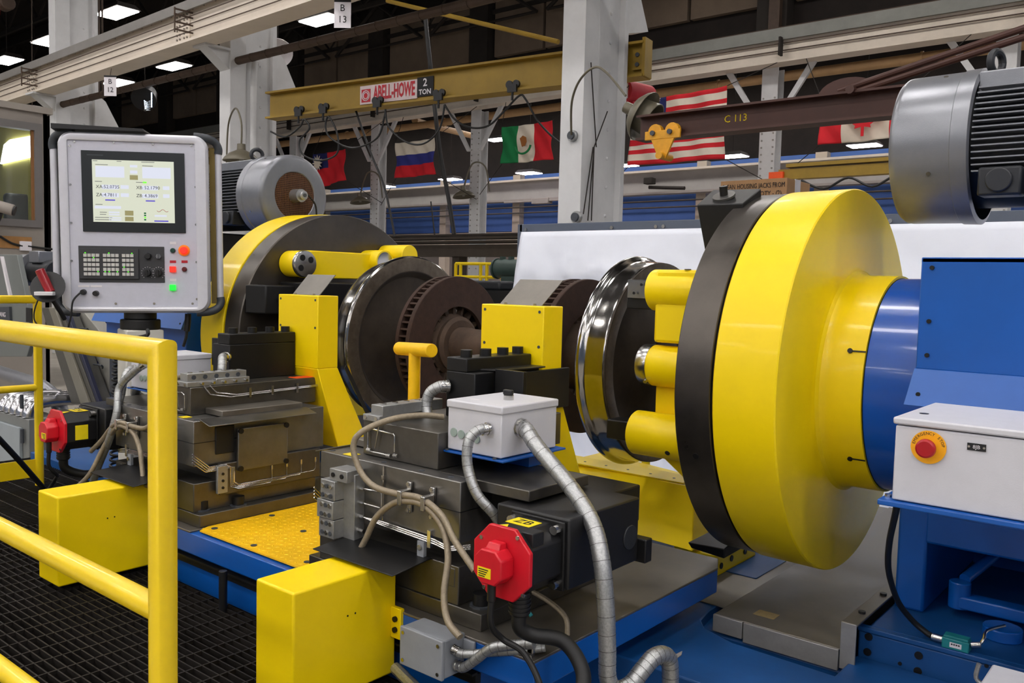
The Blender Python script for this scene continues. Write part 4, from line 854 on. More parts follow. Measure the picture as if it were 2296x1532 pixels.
    o('tool_ledge', hexa(B(), [(.72, -1.19, 1.222), (.874, -1.10, 1.224), (.874, -.85, 1.224), (.72, -.85, 1.222), (.72, -1.19, 1.232), (.874, -1.10, 1.230), (.874, -.85, 1.230), (.72, -.85, 1.232)]), BLK, tb, .002)
    o('tool_side', bb(.855, .872, -1.10, -.69, 1.06, 1.215), BLK, tb, .002)
    o('tool_plate', bb(.86, .99, -1.13, -1.11, 1.10, 1.235), BLK, tb, .002)
    for yy in (-1.165, -1.06, -.96, -.87): stud('tool_bolt', SOCK, (s*.75, yy, 1.272), (0, 0, 1), .022, .026, tb)
    if s < 0: o('orange_tag', bb(.575, .64, -.93, -.82, 1.0555, 1.057), ORNG, None, 0)
    return t
carriage(-1, 'far left oily steel tool carriage beside the railing')
carriage(1, 'front steel tool carriage with beige braided hoses')
# chip guards
def guard(s, label, lab2):
    t = thing('chip_guard', label, 'machine guard', (s*.69, -.78, .70), 'yellow chip guards beside the wheels')
    obj('upper_box', mir(bx(B(), .53, .85, -.84, -.715, 1.10, 1.457), s), YEL, t, .004)
    obj('lower_chute', mir(hexa(B(), [(.50, -.73, .70), (.85, -.73, .70), (.85, -.53, .70), (.50, -.53, .70), (.53, -.84, 1.10), (.85, -.84, 1.10), (.85, -.715, 1.10), (.53, -.715, 1.10)]), s), YEL, t, .004)
    obj('rubber_edge', mir(prism(B(), [(.48, -.70, 1.12), (.484, -.70, 1.12), (.484, -.50, .78), (.48, -.50, .78)], (0, -.012, -.02)), s), BLKR, t)
    for p in ((.55, 1.435), (.83, 1.435), (.55, 1.30), (.83, 1.30)): stud('rivet', DSCREW, (s*p[0], -.84, p[1]), (0, -1, 0), .006, .002, t)
    d_ = thing('deflector_plate', lab2, 'steel plate', (s*.69, -.75, 1.457), 'steel deflector plates on the guards')
    obj('sheet', mir(hexa(B(), [(.585, -.79, 1.458), (.80, -.79, 1.458), (.80, -.785, 1.458), (.585, -.785, 1.458), (.60, -.68, 1.56), (.82, -.68, 1.56), (.82, -.675, 1.56), (.60, -.675, 1.56)]), s), STEELT, d_)
    for x in (.62, .77): stud('screw', SCREW, (s*x, -.795, 1.457), (0, 0, 1), .007, .008, d_)
guard(-1, 'yellow chip guard box in front of the far wheel', 'tilted steel sheet on top of the far yellow guard box')
guard(1, 'yellow chip guard box between the two brake discs', 'tilted steel sheet on top of the centre yellow guard box')
# T handle
b = B(); p0 = Vector((.40, -1.08, .96)); top = at(930, 784, y=-1.08)
t = thing('tee_handle', 'yellow T-shaped handle in front of the rusty brake disc', 'handle', (top.x, -1.08, .94))
obj('stem', cyl(B(), (top.x, -1.08, .72), (top.x, -1.08, top.z), .024, 24), YELD, t)
dv = (at(969, 787, y=-1.13)-at(895, 782, y=-1.05)); obj('crossbar', cyl(B(), top-dv*.5, top+dv*.5, .027, 24), YELD, t, .003)
# ------------------------------------------------------------------ yellow axis covers in front
for s, lb in ((-1, 'yellow box cover on the left, behind the railing post'), (1, 'large yellow box cover nearest the camera')):
    t = thing('axis_cover', lb, 'machine cover', (s*.77, -1.8, .275), 'yellow axis end covers')
    obj('shell', mir(bx(B(), .68, .865, -2.0, -1.60, .275, .642), s), YEL, t, .007, seg=3)
    for p in ((-1.80, .52), (-1.77, .52)): stud('vent_hole', SOCK, (s*.68 if s < 0 else .865, p[0], p[1]), (1, 0, 0), .003, .001, t)
    obj('mounting_tab', mir(bx(B(), .865, .91, -1.622, -1.605, .40, .50), s), YEL, t, .002)
    for z in (.43, .465): stud('tab_bolt', SOCK, (s*.888, -1.622, z), (0, -1, 0), .009, .008, t)
# ------------------------------------------------------------------ servo motors
def servo(s, label, sticker):
    cx_, cz = 1.393, .785
    t = thing('servo_motor', label, 'servo motor', (s*cx_, -1.4, .60), 'red-capped servo motors')
    def octo(bm, r, c, y0, y1):
        pts = []
        for sx, sz in ((-r+c, -r), (r-c, -r), (r, -r+c), (r, r-c), (r-c, r), (-r+c, r), (-r, r-c), (-r, -r+c)): pts.append((cx_+sx, y0, cz+sz))
        return prism(bm, pts, (0, y1-y0, 0))
    obj('body', mir(octo(B(), .089, .042, -1.695, -1.55), s), BLKP, t, .003)
    fl = obj('red_flange', mir(octo(B(), .10, .055, -1.71, -1.695), s), RED, t, .003)
    e = obj('encoder_cap', mir(octo(B(), .047, .022, -1.765, -1.71), s), RED, t, .004)
    obj('cap_crown', mir(hexa(B(), [(cx_-.03, -1.762, cz+.02), (cx_+.03, -1.762, cz+.02), (cx_+.03, -1.712, cz+.02), (cx_-.03, -1.712, cz+.02), (cx_-.02, -1.74, cz+.062), (cx_+.02, -1.74, cz+.062), (cx_+.02, -1.712, cz+.062), (cx_-.02, -1.712, cz+.062)]), s), RED, e, .003)
    obj('rating_label', mir(bx(B(), cx_-.034, cx_+.012, -1.7665, -1.765, cz-.03, cz-.002), s), STICK, e)
    b = B()
    for k in range(4): bx(b, cx_-.03, cx_+.004-.004*k, -1.7672, -1.7665, cz-.009-k*.006, cz-.0065-k*.006)
    obj('label_print', mir(b, s), INK, e)
    for p in ((-.075, .06), (.06, .085), (.085, -.075), (-.06, -.085)): stud('flange_screw', SCREW, (s*(cx_+p[0]*.95), -1.71, cz+p[1]*.95), (0, -1, 0), .006, .003, fl)
    obj('mounting_flange', mir(bx(B(), cx_-.095, cx_+.098, -1.555, -1.545, cz-.098, cz+.098), s), BLK, t, .003)
    for px_, pz in ((-.078, .078), (.078, .078), (.078, -.078)):
        stud('mount_bolt', SCREW, (s*(cx_+px_), -1.58, cz+pz), (0, 1, 0), .013, .03, t)
    gb = obj('gearbox', mir(bx(B(), 1.235, 1.502, -1.545, -1.175, .69, .892), s), BLKP, t, .006)
    obj('gearbox_cap', cyl(B(), (s*1.5, -1.225, .775), (s*1.506, -1.225, .775), .038, 28), GREYD, gb, .002)
    obj('gearbox_foot', mir(bx(B(), 1.42, 1.53, -1.175, -1.135, .685, .76), s), BLK, gb, .004)
    obj('belt_guard', mir(bx(B(), 1.10, 1.40, -1.42, -1.0, .76, .885), s), BLK, gb, .006)
    tp = cz+.0895
    w_ = obj('warning_sticker', mir(prism(B(), [(cx_-.05, -1.69, tp), (cx_+.0, -1.69, tp), (cx_-.025, -1.65, tp)], (0, 0, .001)), s), STICK, t)
    st = obj('axis_sticker', mir(bx(B(), cx_-.05, cx_+.035, -1.635, -1.575, tp, tp+.001), s), STICK, t)
    text('lettering', sticker, .05, Matrix.Translation((s*(cx_-.006), -1.605, tp+.0015)), INK, st, .0003)
    obj('side_label', mir(bx(B(), cx_-.0895, cx_-.089, -1.66, -1.60, cz-.045, cz+.03), s) if s > 0 else bx(B(), -cx_+.0895, -cx_+.0905, -1.655, -1.595, cz-.04, cz+.03), STICK, t)
    obj('connector_block', mir(bx(B(), cx_+.045, cx_+.085, -1.68, -1.63, cz+.05, cz+.09), s), BLKP, t, .003)
    pl = obj('power_plug', cyl(B(), (s*(cx_+.03), -1.66, cz-.085), (s*(cx_+.03), -1.66, cz-.15), .028, 20), BLKP, t, .004)
    for k in range(4): obj('plug_ring', cyl(B(), (s*(cx_+.03), -1.66, cz-.10-k*.012), (s*(cx_+.03), -1.66, cz-.106-k*.012), .031, 20), BLKP, pl)
    obj('signal_plug', cyl(B(), (s*(cx_-.005), -1.74, cz-.045), (s*(cx_-.005), -1.74, cz-.10), .012, 14), BLKP, t, .002)
    return t
servo(-1, 'red-capped black servo motor at left beside the yellow railing', 'ZA')
servo(1, 'red octagonal-capped black servo motor labelled ZB at front', 'ZB')
# ------------------------------------------------------------------ junction boxes on the carriages
def jbox(s, label):
    t = thing('junction_box', label, 'junction box', (s*1.05, -1.31, 1.0))
    x0, x1, y0, y1, z0, z1 = .937, 1.166, -1.451, -1.166, 1.0, 1.145
    obj('body', mir(bx(B(), x0, x1, y0, y1, z0, z1), s), WHT, t, .004)
    ld = obj('lid', mir(bx(B(), x0-.004, x1+.005, y0-.005, y1+.004, 1.137, 1.163), s), WHT, t, .005)
    lk_ = obj('lock', cyl(B(), (s*1.075, -1.31, 1.163), (s*1.075, -1.31, 1.178), .017, 20), SILV, ld); obj('lock_knob', bx(B(), s*1.075-.02, s*1.075+.016, -1.318, -1.302, 1.178, 1.196), BLKP, lk_, .004)
    for k in range(4):
        c = Vector((s*(.966+k*.033), y0, 1.058-.003*k)); obj('knockout', cyl(B(), c, c+Vector((0, -.004, 0)), .0145, 20), mat('pale_green_plug', (150, 166, 158), .6, 0, .05, 40), t, .001)
    tr_ = obj('tray', mir(bx(B(), x0-.02, x1+.02, y0-.012, y1+.03, .99, .997), s), BLUE, t, .002); obj('tray_lip', mir(bx(B(), x0-.02, x0-.015, y0-.012, y1+.03, .95, .99), s), BLUE, tr_); obj('tray_arm', mir(bx(B(), x0+.03, x1-.05, y1-.08, y1+.02, .935, .99), s), BLUE, tr_)
    for p in ((x0+.005, y0-.006), (x1-.02, y0-.006)): stud('tray_screw', DSCREW, (s*p[0], p[1], .997), (0, 0, 1), .007, .004, tr_)
    obj('label_strip', mir(bx(B(), .98, 1.02, -1.40, -1.38, 1.163, 1.1635), s), SIGNW, ld)
    return t
jbox(-1, 'white junction box behind the left railing post')
jbox(1, 'white junction box with key lock on the front carriage')
# ------------------------------------------------------------------ conduits and hoses
def gland(b, p, d_, r):
    p = Vector(p); d_ = Vector(d_).normalized(); cyl(b, p, p+d_*r*.5, r*1.25, 12); cyl(b, p+d_*r*.5, p+d_*r*1.6, r*1.1, 16); return b
def conduit(label, pts, r, m=GALV, gl=((0, None),), group=None, nm='flexible_conduit', cat='conduit', ridge=.03, k=14):
    P_ = [Vector(p) for p in pts]; t = thing(nm, label, cat, min(P_, key=lambda q: q.z), group)
    b = B(); tube(b, P_, r, 14, k, True, ridge); obj('hose', b, m, t, ang=60)
    # helical seam
    sp = smooth_path(P_, 10); b = B()
    if m is GALV:
        for i in range(2, len(sp)-2, 4):
            dd = (sp[i+1]-sp[i-1]); cyl(b, sp[i]-dd.normalized()*.0006, sp[i]+dd.normalized()*.0006, r*1.045, 14, caps=False)
        o = obj('seams', b, DKBEAM, t); o['kind'] = 'stuff'
    else: b.free()
    for i, _ in gl:
        d_ = (P_[1]-P_[0]) if i == 0 else (P_[-2]-P_[-1]); b = gland(B(), P_[i], d_, r); obj('gland', b, SILV, t)
    return t
for s, la, lb in ((1, 'thin metal conduit dropping from front of the white junction box', 'thick metal conduit sweeping from side of the white box to floor'), (-1, 'thin metal conduit from the left junction box down past the left servo', 'thick metal conduit leaving side of the left junction box')):
    def X(p): return Vector((s*p[0], p[1], p[2]))
    conduit(la, [X(p) for p in ((1.118, -1.455, 1.09), (1.105, -1.495, 1.085), (1.092, -1.52, 1.05), (1.10, -1.53, .98), (1.14, -1.53, .90), (1.185, -1.50, .84), (1.20, -1.46, .78))], .0165, group='conduits on carriages')
    if s > 0:
        conduit(lb, [X(p) for p in ((1.17, -1.36, 1.09), (1.21, -1.38, 1.085), (1.27, -1.40, 1.045), (1.42, -1.43, .95), (1.52, -1.46, .87), (1.575, -1.49, .78), (1.60, -1.50, .66), (1.61, -1.50, .54), (1.615, -1.50, .46), (1.63, -1.48, .425), (1.65, -1.44, .43), (1.665, -1.40, .465), (1.675, -1.36, .49), (1.685, -1.32, .49), (1.69, -1.29, .46), (1.69, -1.28, .38), (1.69, -1.28, .28))], .0245, group='conduits on carriages')
    else:
        conduit(lb, [X(p) for p in ((1.17, -1.36, 1.09), (1.22, -1.36, 1.07), (1.30, -1.34, 1.0), (1.42, -1.30, .93), (1.48, -1.22, .88), (1.52, -1.10, .80), (1.53, -1.0, .60), (1.52, -1.0, .30))], .0245, group='conduits on carriages')
        conduit('long metal conduit hanging between left servo and pendant post', [at(327, 815, y=-1.5), at(300, 835, y=-1.52), at(268, 870, y=-1.55), at(262, 925, y=-1.58), at(245, 985, y=-1.6), at(215, 1060, y=-1.6), at(200, 1120, y=-1.6)], .017, group='conduits on carriages')
    # short elbow from the tool block to behind the box
    conduit('short metal conduit elbow behind the %s' % ('white box on the front carriage' if s > 0 else 'left junction box'), [X(p) for p in ((.715, -1.22, 1.165), (.70, -1.25, 1.165), (.672, -1.27, 1.14), (.665, -1.28, 1.09), (.69, -1.29, 1.03))], .020, group='conduits on carriages')
    hs = 'front' if s > 0 else 'left'
    conduit('upper beige braided hose looping over the %s carriage face' % hs, [X(p) for p in ((.80, -1.33, 1.075), (.76, -1.40, 1.083), (.72, -1.50, 1.075), (.665, -1.58, 1.035), (.645, -1.60, .985), (.68, -1.60, .91), (.75, -1.60, .868), (.86, -1.60, .862), (.97, -1.60, .866), (1.06, -1.60, .83), (1.13, -1.61, .765), (1.22, -1.62, .70))], .0105, BRAID, (), 'braided hoses', 'braided_hose', 'hose', 0)
    conduit('lower beige braided hose rising from the %s carriage distributor' % hs, [X(p) for p in ((.60, -1.62, .655), (.64, -1.63, .638), (.70, -1.63, .635), (.735, -1.62, .69), (.775, -1.61, .77), (.84, -1.60, .825), (.90, -1.60, .845), (.98, -1.60, .848), (1.06, -1.60, .80), (1.11, -1.62, .72), (1.135, -1.66, .62), (1.18, -1.69, .56), (1.24, -1.70, .53))], .0105, BRAID, (), 'braided hoses', 'braided_hose', 'hose', 0)
    t = thing('hose_clamps', 'pair of saddle clamps holding hoses on the %s carriage' % hs, 'clamp', X((.92, -1.6, .81)))
    for x in (.885, .99):
        obj('clamp_strap', bx(B(), s*x-.009, s*x+.009, -1.615, -1.565, .832, .878), SILV, t, .002); obj('clamp_tab', bx(B(), s*x-.009, s*x+.009, -1.572, -1.562, .80, .90), STICK if x < .9 and False else SILV, t, .002)
        stud('clamp_screw', SCREW, X((x, -1.572, .808)), (0, -1, 0), .007, .006, t); stud('clamp_screw', SCREW, X((x, -1.572, .893)), (0, -1, 0), .007, .006, t)
    # servo cables
    b = B(); tube(b, [X(p) for p in ((1.423, -1.66, .64), (1.425, -1.66, .60), (1.45, -1.63, .575), (1.52, -1.58, .56), (1.60, -1.60, .50), (1.62, -1.66, .42), (1.60, -1.70, .30))] if s > 0 else [X(p) for p in ((1.423, -1.66, .64), (1.423, -1.65, .59), (1.40, -1.58, .555), (1.34, -1.48, .55), (1.25, -1.45, .49), (1.15, -1.45, .42))], .021, 12, 8); tag(obj('power_cable', b, BLKR), 'thick black power cable under the %s servo motor' % hs, 'cable')
    b = B(); tube(b, [X(p) for p in ((1.388, -1.74, .69), (1.39, -1.74, .62), (1.40, -1.70, .57), (1.46, -1.68, .54), (1.53, -1.69, .46), (1.56, -1.72, .34))], .009, 10, 8); tag(obj('signal_cable', b, BLKR), 'thin black signal cable under the %s servo motor' % hs, 'cable')
# small steel line and blue-green line on the slab
b = B(); tube(b, [at(1196, 1328, y=-1.38), at(1235, 1352, y=-1.40), at(1268, 1385, y=-1.42), at(1272, 1425, y=-1.43)], .008, 8, 8); t = tag(obj('hose_stub', b, BRAID), 'short grey hose stub with fitting on the slab top', 'hose'); 
b = B(); tube(b, [at(1168, 1335, y=-1.5), at(1178, 1360, y=-1.5), at(1192, 1382, y=-1.5)], .006, 8, 6); tag(obj('teal_line', b, TEAL), 'thin teal air line below the front servo motor', 'hose')
# grey box at slab front with two conduits
t = thing('grey_junction_box', 'grey junction box with screwed lid at bottom centre', 'junction box', (1.10, -1.66, .385))
obj('body', bx(B(), 1.005, 1.18, -1.70, -1.612, .385, .50), GREY, t, .004); obj('lid', bx(B(), 1.003, 1.182, -1.712, -1.70, .383, .502), GREY, t, .003)
for p in ((1.018, .485), (1.165, .485), (1.018, .40), (1.165, .40)): stud('lid_screw', SCREW, (p[0], -1.712, p[1]), (0, -1, 0), .006, .003, t)
obj('mount_tab', bx(B(), 1.18, 1.225, -1.622, -1.612, .44, .485), GREY, t, .003)
conduit('upper metal conduit leaving side of the grey junction box', [(1.185, -1.67, .47), (1.22, -1.66, .462), (1.30, -1.62, .478), (1.38, -1.60, .50), (1.44, -1.56, .515)], .0125, group='conduits at the grey box')
conduit('lower metal conduit curling up from the grey junction box', [(1.185, -1.655, .415), (1.215, -1.655, .418), (1.26, -1.65, .455), (1.31, -1.64, .50), (1.37, -1.62, .52), (1.43, -1.60, .535)], .0145, group='conduits at the grey box')
t = thing('conduit_strap', 'small metal strap clip holding conduits on the slab corner', 'clip', (1.415, -1.58, .49)); obj('strap', bx(B(), 1.405, 1.425, -1.60, -1.54, .50, .545), SILV, t, .004); obj('leg', bx(B(), 1.407, 1.423, -1.60, -1.585, .488, .52), SILV, t)
b = B(); tube(b, [(.93, -1.66, .33), (1.1, -1.70, .315), (1.3, -1.72, .33), (1.5, -1.66, .36)], .018, 10, 8, ridge=.06); tag(obj('floor_conduit', b, GALV), 'braided conduit lying under the grey junction box', 'conduit')
# black stub post in the grating
q = at(500, 1365, z=.25); b = cyl(B(), (q.x, q.y, .2), (q.x, q.y, at(500, 1280, y=q.y).z), .016, 20); tag(obj('stub_post', b, BLKP, bev=.002), 'short black cylindrical post standing on the grating', 'post')
# ------------------------------------------------------------------ emergency stop box and its supports
t = thing('emergency_box', 'light grey control box with EMERGENCY STOP button at right', 'control box', (2.8, -.9, 1.0))
eb = obj('body', bx(B(), 2.222, 3.3, -1.10, -.70, 1.002, 1.20), WHT, t, .004); ld = obj('lid', bx(B(), 2.216, 3.3, -1.106, -.695, 1.203, 1.222), WHT, t, .005)
ec = at(2082, 1003, y=-1.102)
pl = obj('stop_plate', cyl(B(), ec, ec+Vector((0, -.003, 0)), .0425, 40), mat('estop_yellow', (250, 176, 10), .5, 0, .03, 40), t)
bt = obj('stop_button', lathe(B(), [(0, 0), (0, .022), (.004, .0245), (.012, .0245), (.016, .017), (.034, .016)], 0, 0, 32), RED, t)
bt.data.transform(Matrix.Translation(ec-t.location+Vector((0, -.036, 0)))@Matrix.Rotation(math.pi/2, 4, 'Z')@Matrix.Translation(t.location)) if False else None
bpy.data.objects.remove(bt)
b = B(); lathe(b, [(0, 0), (0, .019), (.003, .0235), (.012, .0245), (.016, .018), (.036, .016)], 0, 0, 32); b.transform(Matrix.Translation(ec+Vector((0, -.037, 0))) @ Matrix.Rotation(math.pi/2, 4, 'Z')); obj('stop_button', b, mat('estop_red', (170, 14, 26), .38, 0, .03, 40), t)
for i, ch in enumerate('EMERGENCY STOP'):
    a = math.radians(168-i*156/13); rr = .0355
    text('lettering', ch, .0105, Matrix.Translation(ec+Vector((rr*math.cos(a), -.0035, rr*math.sin(a)))) @ Matrix.Rotation(-(a-math.pi/2), 4, 'Y') @ FRONT, INK, pl, .0002)
tg = at(2190, 1003, y=-1.1); tp_ = obj('tag_plate', bx(B(), tg.x-.021, tg.x+.021, -1.103, -1.10, tg.z-.009, tg.z+.009), INK, t); obj('tag_screw', cyl(B(), (tg.x-.017, -1.1035, tg.z), (tg.x-.017, -1.103, tg.z), .003, 8), SILV, tp_); obj('tag_screw', cyl(B(), (tg.x+.017, -1.1035, tg.z), (tg.x+.017, -1.103, tg.z), .003, 8), SILV, tp_)
text('lettering', '8JB', .013, place((tg.x, -1.1035, tg.z)), SIGNW, tp_, .0002)
stud('lid_mark', SOCK, (2.26, -.98, 1.222), (0, 0, 1), .012, .001, ld)
t = thing('box_bracket', 'blue bracket plate under the emergency stop box', 'bracket', (2.8, -.9, .97))
obj('plate', bx(B(), 2.19, 3.3, -1.115, -.56, .985, 1.0), BLUE, t, .003); obj('arm', bx(B(), 2.3, 3.0, -.9, -.56, .93, .985), BLUE, t, .003); stud('bolt', SCREW, (2.205, -1.07, 1.0), (0, 0, 1), .009, .008, t)
b = B(); tube(b, [(2.20, -.96, .985), (2.18, -.90, .92), (2.135, -.78, .80), (2.108, -.68, .69), (2.10, -.58, .59), (2.105, -.50, .514), (2.135, -.45, .455), (2.17, -.44, .428), (2.19, -.445, .421)], .0095, 10, 8); tag(obj('switch_cable', b, BLKR), 'black cable dropping from the emergency box to teal switch', 'cable')
t = thing('limit_switch', 'teal limit switch with bent lever on the blue foot', 'limit switch', (2.27, -.44, .402))
obj('body', bx(B(), 2.226, 2.306, -.468, -.425, .402, .436), TEAL, t, .003); obj('head', bx(B(), 2.229, 2.303, -.465, -.428, .436, .444), TEAL, t, .002); obj('label_plate', bx(B(), 2.25, 2.285, -.4688, -.468, .410, .426), SIGNW, t)
[obj('label_print', bx(B(), 2.254+k*.007, 2.259+k*.007, -.4692, -.4688, .418, .4225), INK, t) for k in range(4)]
obj('cable_gland', cyl(B(), (2.226, -.446, .42), (2.19, -.446, .42), .012, 14), SILV, t, .002); obj('shaft', cyl(B(), (2.306, -.446, .425), (2.335, -.44, .432), .010, 14), SILV, t, .002)
b = B(); tube(b, [(2.33, -.44, .43), (2.34, -.43, .45), (2.342, -.40, .468), (2.38, -.33, .475)], .005, 8, 4); obj('lever', b, SILV, t)
t = thing('corner_enclosure', 'pale enclosure corner with a latch at the bottom right corner', 'enclosure', (2.75, -1.25, .2)); q = at(2225, 1488, y=-1.0)
obj('body', bx(B(), q.x, 3.1, -1.5, -1.0, .20, q.z), WHT, t, .006); b = B(); tube(b, [(q.x-.03, -1.0, q.z-.01), (q.x-.035, -1.0, q.z-.05), (q.x-.01, -1.0, q.z-.06), (q.x, -1.0, q.z-.02)], .006, 8, 4); obj('latch', b, GALV, t)
# ------------------------------------------------------------------ yellow hood behind the wheelset
t = thing('chip_hood', 'yellow sloping hood on the floor behind the right wheel', 'machine cover', (.9, .2, .26))
A = [at(1340, 1049, y=.30), at(1500, 1068, y=.20), at(1300, 1085, y=.22)]
zt_ = .62
hd = obj('hood', hexa(B(), [(.25, -.05, .41), (1.16, -.15, .41), (1.16, .55, .41), (.25, .55, .41), (.25, .18, zt_), (1.02, .12, zt_), (1.12, .50, .56), (.25, .50, zt_)]), YEL, t, .004)
obj('top_flange', bx(B(), .2, .95, .14, .30, zt_, zt_+.006), YEL, t)
for k in range(5): stud('flange_hole', SOCK, (.35+k*.13, .20, zt_+.006), (0, 0, 1), .007, .001, t)
obj('foot_block', bx(B(), 1.04, 1.245, -.09, .32, .30, .395), YEL, t, .004)
for p in ((.06, .35), (.20, .35), (-.04, .34)): stud('foot_bolt', SOCK, (1.245, p[0], p[1]), (1, 0, 0), .014, .004, t)
obj('side_plate', bx(B(), .3, 1.15, -.36, -.30, .30, .40), mat('dull_blue_plate', (44, 74, 112), .5, .1, .1, 12), t, .002)
t = thing('yellow_bar', 'yellow horizontal bar seen below the right wheel rim', 'rail', (.2, .9, 0)); b = B(); tube(b, [(-.9, .9, .78), (1.4, .9, .78)], .03, 12, 1, False); obj('bar', b, YEL, t)
for x in (-.88, .3, 1.38): obj('leg', cyl(B(), (x, .9, .26), (x, .9, .78), .025, 12), YEL, t)
# ================================================================== RAILINGS, GRATING, PENDANT, LEFT CORNER
GZ = .25
gr = thing('floor_grating', 'black steel bar grating of the operator walkway at lower left', 'grating', (-.6, -2.2, GZ-.03))
GX0, GX1, GY0, GY1 = -1.75, 1.15, -3.2, -1.60
me = meshof(bx(B(), 0, GX1-GX0, -.0025, .0025, -.03, 0), GRAT, False)
n = int((GY1-GY0)/.030)
for k in range(n+1): inst('bearing_bar', me, (GX0, GY0+k*(GY1-GY0)/n, GZ), gr)
me = meshof(bx(B(), -.003, .003, 0, GY1-GY0, -.012, .001), GRAT, False)
n = int((GX1-GX0)/.10)
for k in range(n+1): inst('cross_bar', me, (GX0+k*(GX1-GX0)/n, GY0, GZ), gr)
for y in (GY0, GY1): obj('edge_bar', bx(B(), GX0, GX1, y-.004, y+.004, GZ-.04, GZ), GRAT, gr)
for x in (GX0, GX1): obj('edge_bar', bx(B(), x-.004, x+.004, GY0, GY1, GZ-.04, GZ), GRAT, gr)
g2 = thing('floor_grating', 'far grating panel of the walkway below the end railing', 'grating', (-2.5, -2.0, GZ-.03))
HX0, HX1 = -3.45, -1.755
me = meshof(bx(B(), -.0025, .0025, -3.2, -.97, -.03, 0), GRAT, False)
for k in range(57): x = HX0+k*(HX1-HX0)/56; inst('bearing_bar', me, (x, 0, GZ), g2)
me = meshof(bx(B(), HX0, HX1, -.003, .003, -.012, .001), GRAT, False)
for k in range(23): inst('cross_bar', me, (0, -3.2+k*.1, GZ), g2)
pit = struct('floor_pit', bx(B(), -3.6, 1.9, -3.6, -1.58, .002, .012), ROOF)
def pipe(b, pts, r): return tube(b, pts, r, 24, 1, False)
rl = thing('guard_rail', 'thick yellow pipe railing in the left foreground', 'railing', (1.33, -2.64, GZ))
R_ = .0265
def mitre(b, p0, p1, p2, r, n=28):
    """two pipes meeting in a mitred corner"""
    p0, p1, p2 = map(Vector, (p0, p1, p2)); d1 = (p1-p0).normalized(); d2 = (p2-p1).normalized(); w = d1.cross(d2).normalized(); rings = []
    bis = (d1-d2).normalized()
    for p, d_ in ((p0, d1), (p1, None), (p2, d2)):
        ring = []
        for i in range(n):
            a = 2*math.pi*i/n
            if d_ is not None: u = d_.cross(w); q = p+u*math.cos(a)*r+w*math.sin(a)*r
            else:
                u1 = d1.cross(w); q = p1+u1*math.cos(a)*r+w*math.sin(a)*r
                t_ = -(q-p1).dot((d1+d2).normalized())/d1.dot((d1+d2).normalized()); q = q+d1*t_
            ring.append(b.verts.new(q))
        rings.append(ring)
    for A_, B_ in zip(rings, rings[1:]):
        for i in range(n): j = (i+1) % n; b.faces.new((A_[i], A_[j], B_[j], B_[i]))
    return b
RX, RY, RZ = 1.322, -2.642, 1.398
b = mitre(B(), (-2.64, RY, RZ), (RX, RY, RZ), (RX, RY, GZ), R_); obj('top_rail', b, YELR, rl, ang=50)
b = B(); pipe(b, [(-2.64, RY, .905), (RX, RY, .895)], R_*.93); obj('mid_rail', b, YELR, rl)
b = B(); pipe(b, [(-2.64, RY, .53), (RX, RY, .53)], R_*.93); obj('low_rail', b, YELR, rl)
for x in (-2.64, -.9): b = B(); pipe(b, [(x, RY, GZ), (x, RY, RZ)], R_); obj('post', b, YELR, rl)
re = thing('end_rail', 'yellow pipe railing closing the far end of the walkway', 'railing', (-2.64, -1.9, GZ))
EX, EY = -2.60, -1.30
b = mitre(B(), (EX, RY+.06, 1.372), (EX, EY, 1.372), (EX, EY, GZ), R_*.92); obj('top_rail', b, YELR, re, ang=50)
zm = at(40, 872, x=EX).z; b = B(); pipe(b, [(EX, RY+.06, zm), (EX, EY, zm)], R_*.8); obj('mid_rail', b, YELR, re)
z0, z1 = at(40, 1075, x=EX).z, at(40, 1035, x=EX).z; obj('kick_plate', bx(B(), EX-.004, EX+.004, RY+.06, EY-.02, z0, z1), YELR, re)
b = B(); tube(b, [at(-30, 955, x=-2.2), at(40, 1030, x=-2.35), at(95, 1092, x=-2.5), at(112, 1105, x=-2.52)], .016, 10, 4); tag(obj('pull_bar', b, BLKP), 'black bar leaning across the far end railing', 'bar')
# ------------------------------------------------------------------ control pendant
T0 = 4.7
e = CR*((300-1148)/F) - CU*((502-766)/F) + CW
PC = CC+e*T0
nw = Vector((-CW.x, -CW.y, 0)).normalized(); rr_ = Vector((CR.x, CR.y, 0)).normalized(); ya = math.radians(11)
PN = (nw*math.cos(ya)+rr_*math.sin(ya)).normalized(); PR = Vector((-PN.y, PN.x, 0)); PU = Vector((0, 0, 1))
PR, PU = (PR*math.cos(.018)+PU*math.sin(.018)), (PU*math.cos(.018)-PR*math.sin(.018))
PM = Matrix(((PR.x, PU.x, PN.x, PC.x), (PR.y, PU.y, PN.y, PC.y), (PR.z, PU.z, PN.z, PC.z), (0, 0, 0, 1))); PMI = PM.inverted()
def pl(px, py):
    q = PMI @ atp(px, py, PC, PN); return q.x, q.y
pd = thing('control_pendant', 'silver operator control pendant with lit screen and keypad', 'control panel', (PC.x, PC.y, .3))
def po(nm, b, m, par=None, bev=0., **k): b.transform(PM); return obj(nm, b, m, par or pd, bev, **k)
def rrect(x0, x1, y0, y1, r, z, n=8):
    pts = []
    for cx_, cy_, a0 in ((x1-r, y1-r, 0), (x0+r, y1-r, 90), (x0+r, y0+r, 180), (x1-r, y0+r, 270)):
        for k in range(n+1): a = math.radians(a0+90*k/n); pts.append((cx_+r*math.cos(a), cy_+r*math.sin(a), z))
    return pts
xl, yt = pl(127, 293); xr, yb = pl(471, 702)
xi0, yi1 = pl(151, 314); xi1, yi0 = pl(443, 688)
po('case', prism(B(), rrect(xl+.02, xr-.02, yb+.02, yt-.02, .05, -.19), (0, 0, .18)), GREYB, None, .004)
b = B(); o_ = rrect(xl, xr, yb, yt, .07, .0); i_ = rrect(xi0, xi1, yi0, yi1, .008, .0)
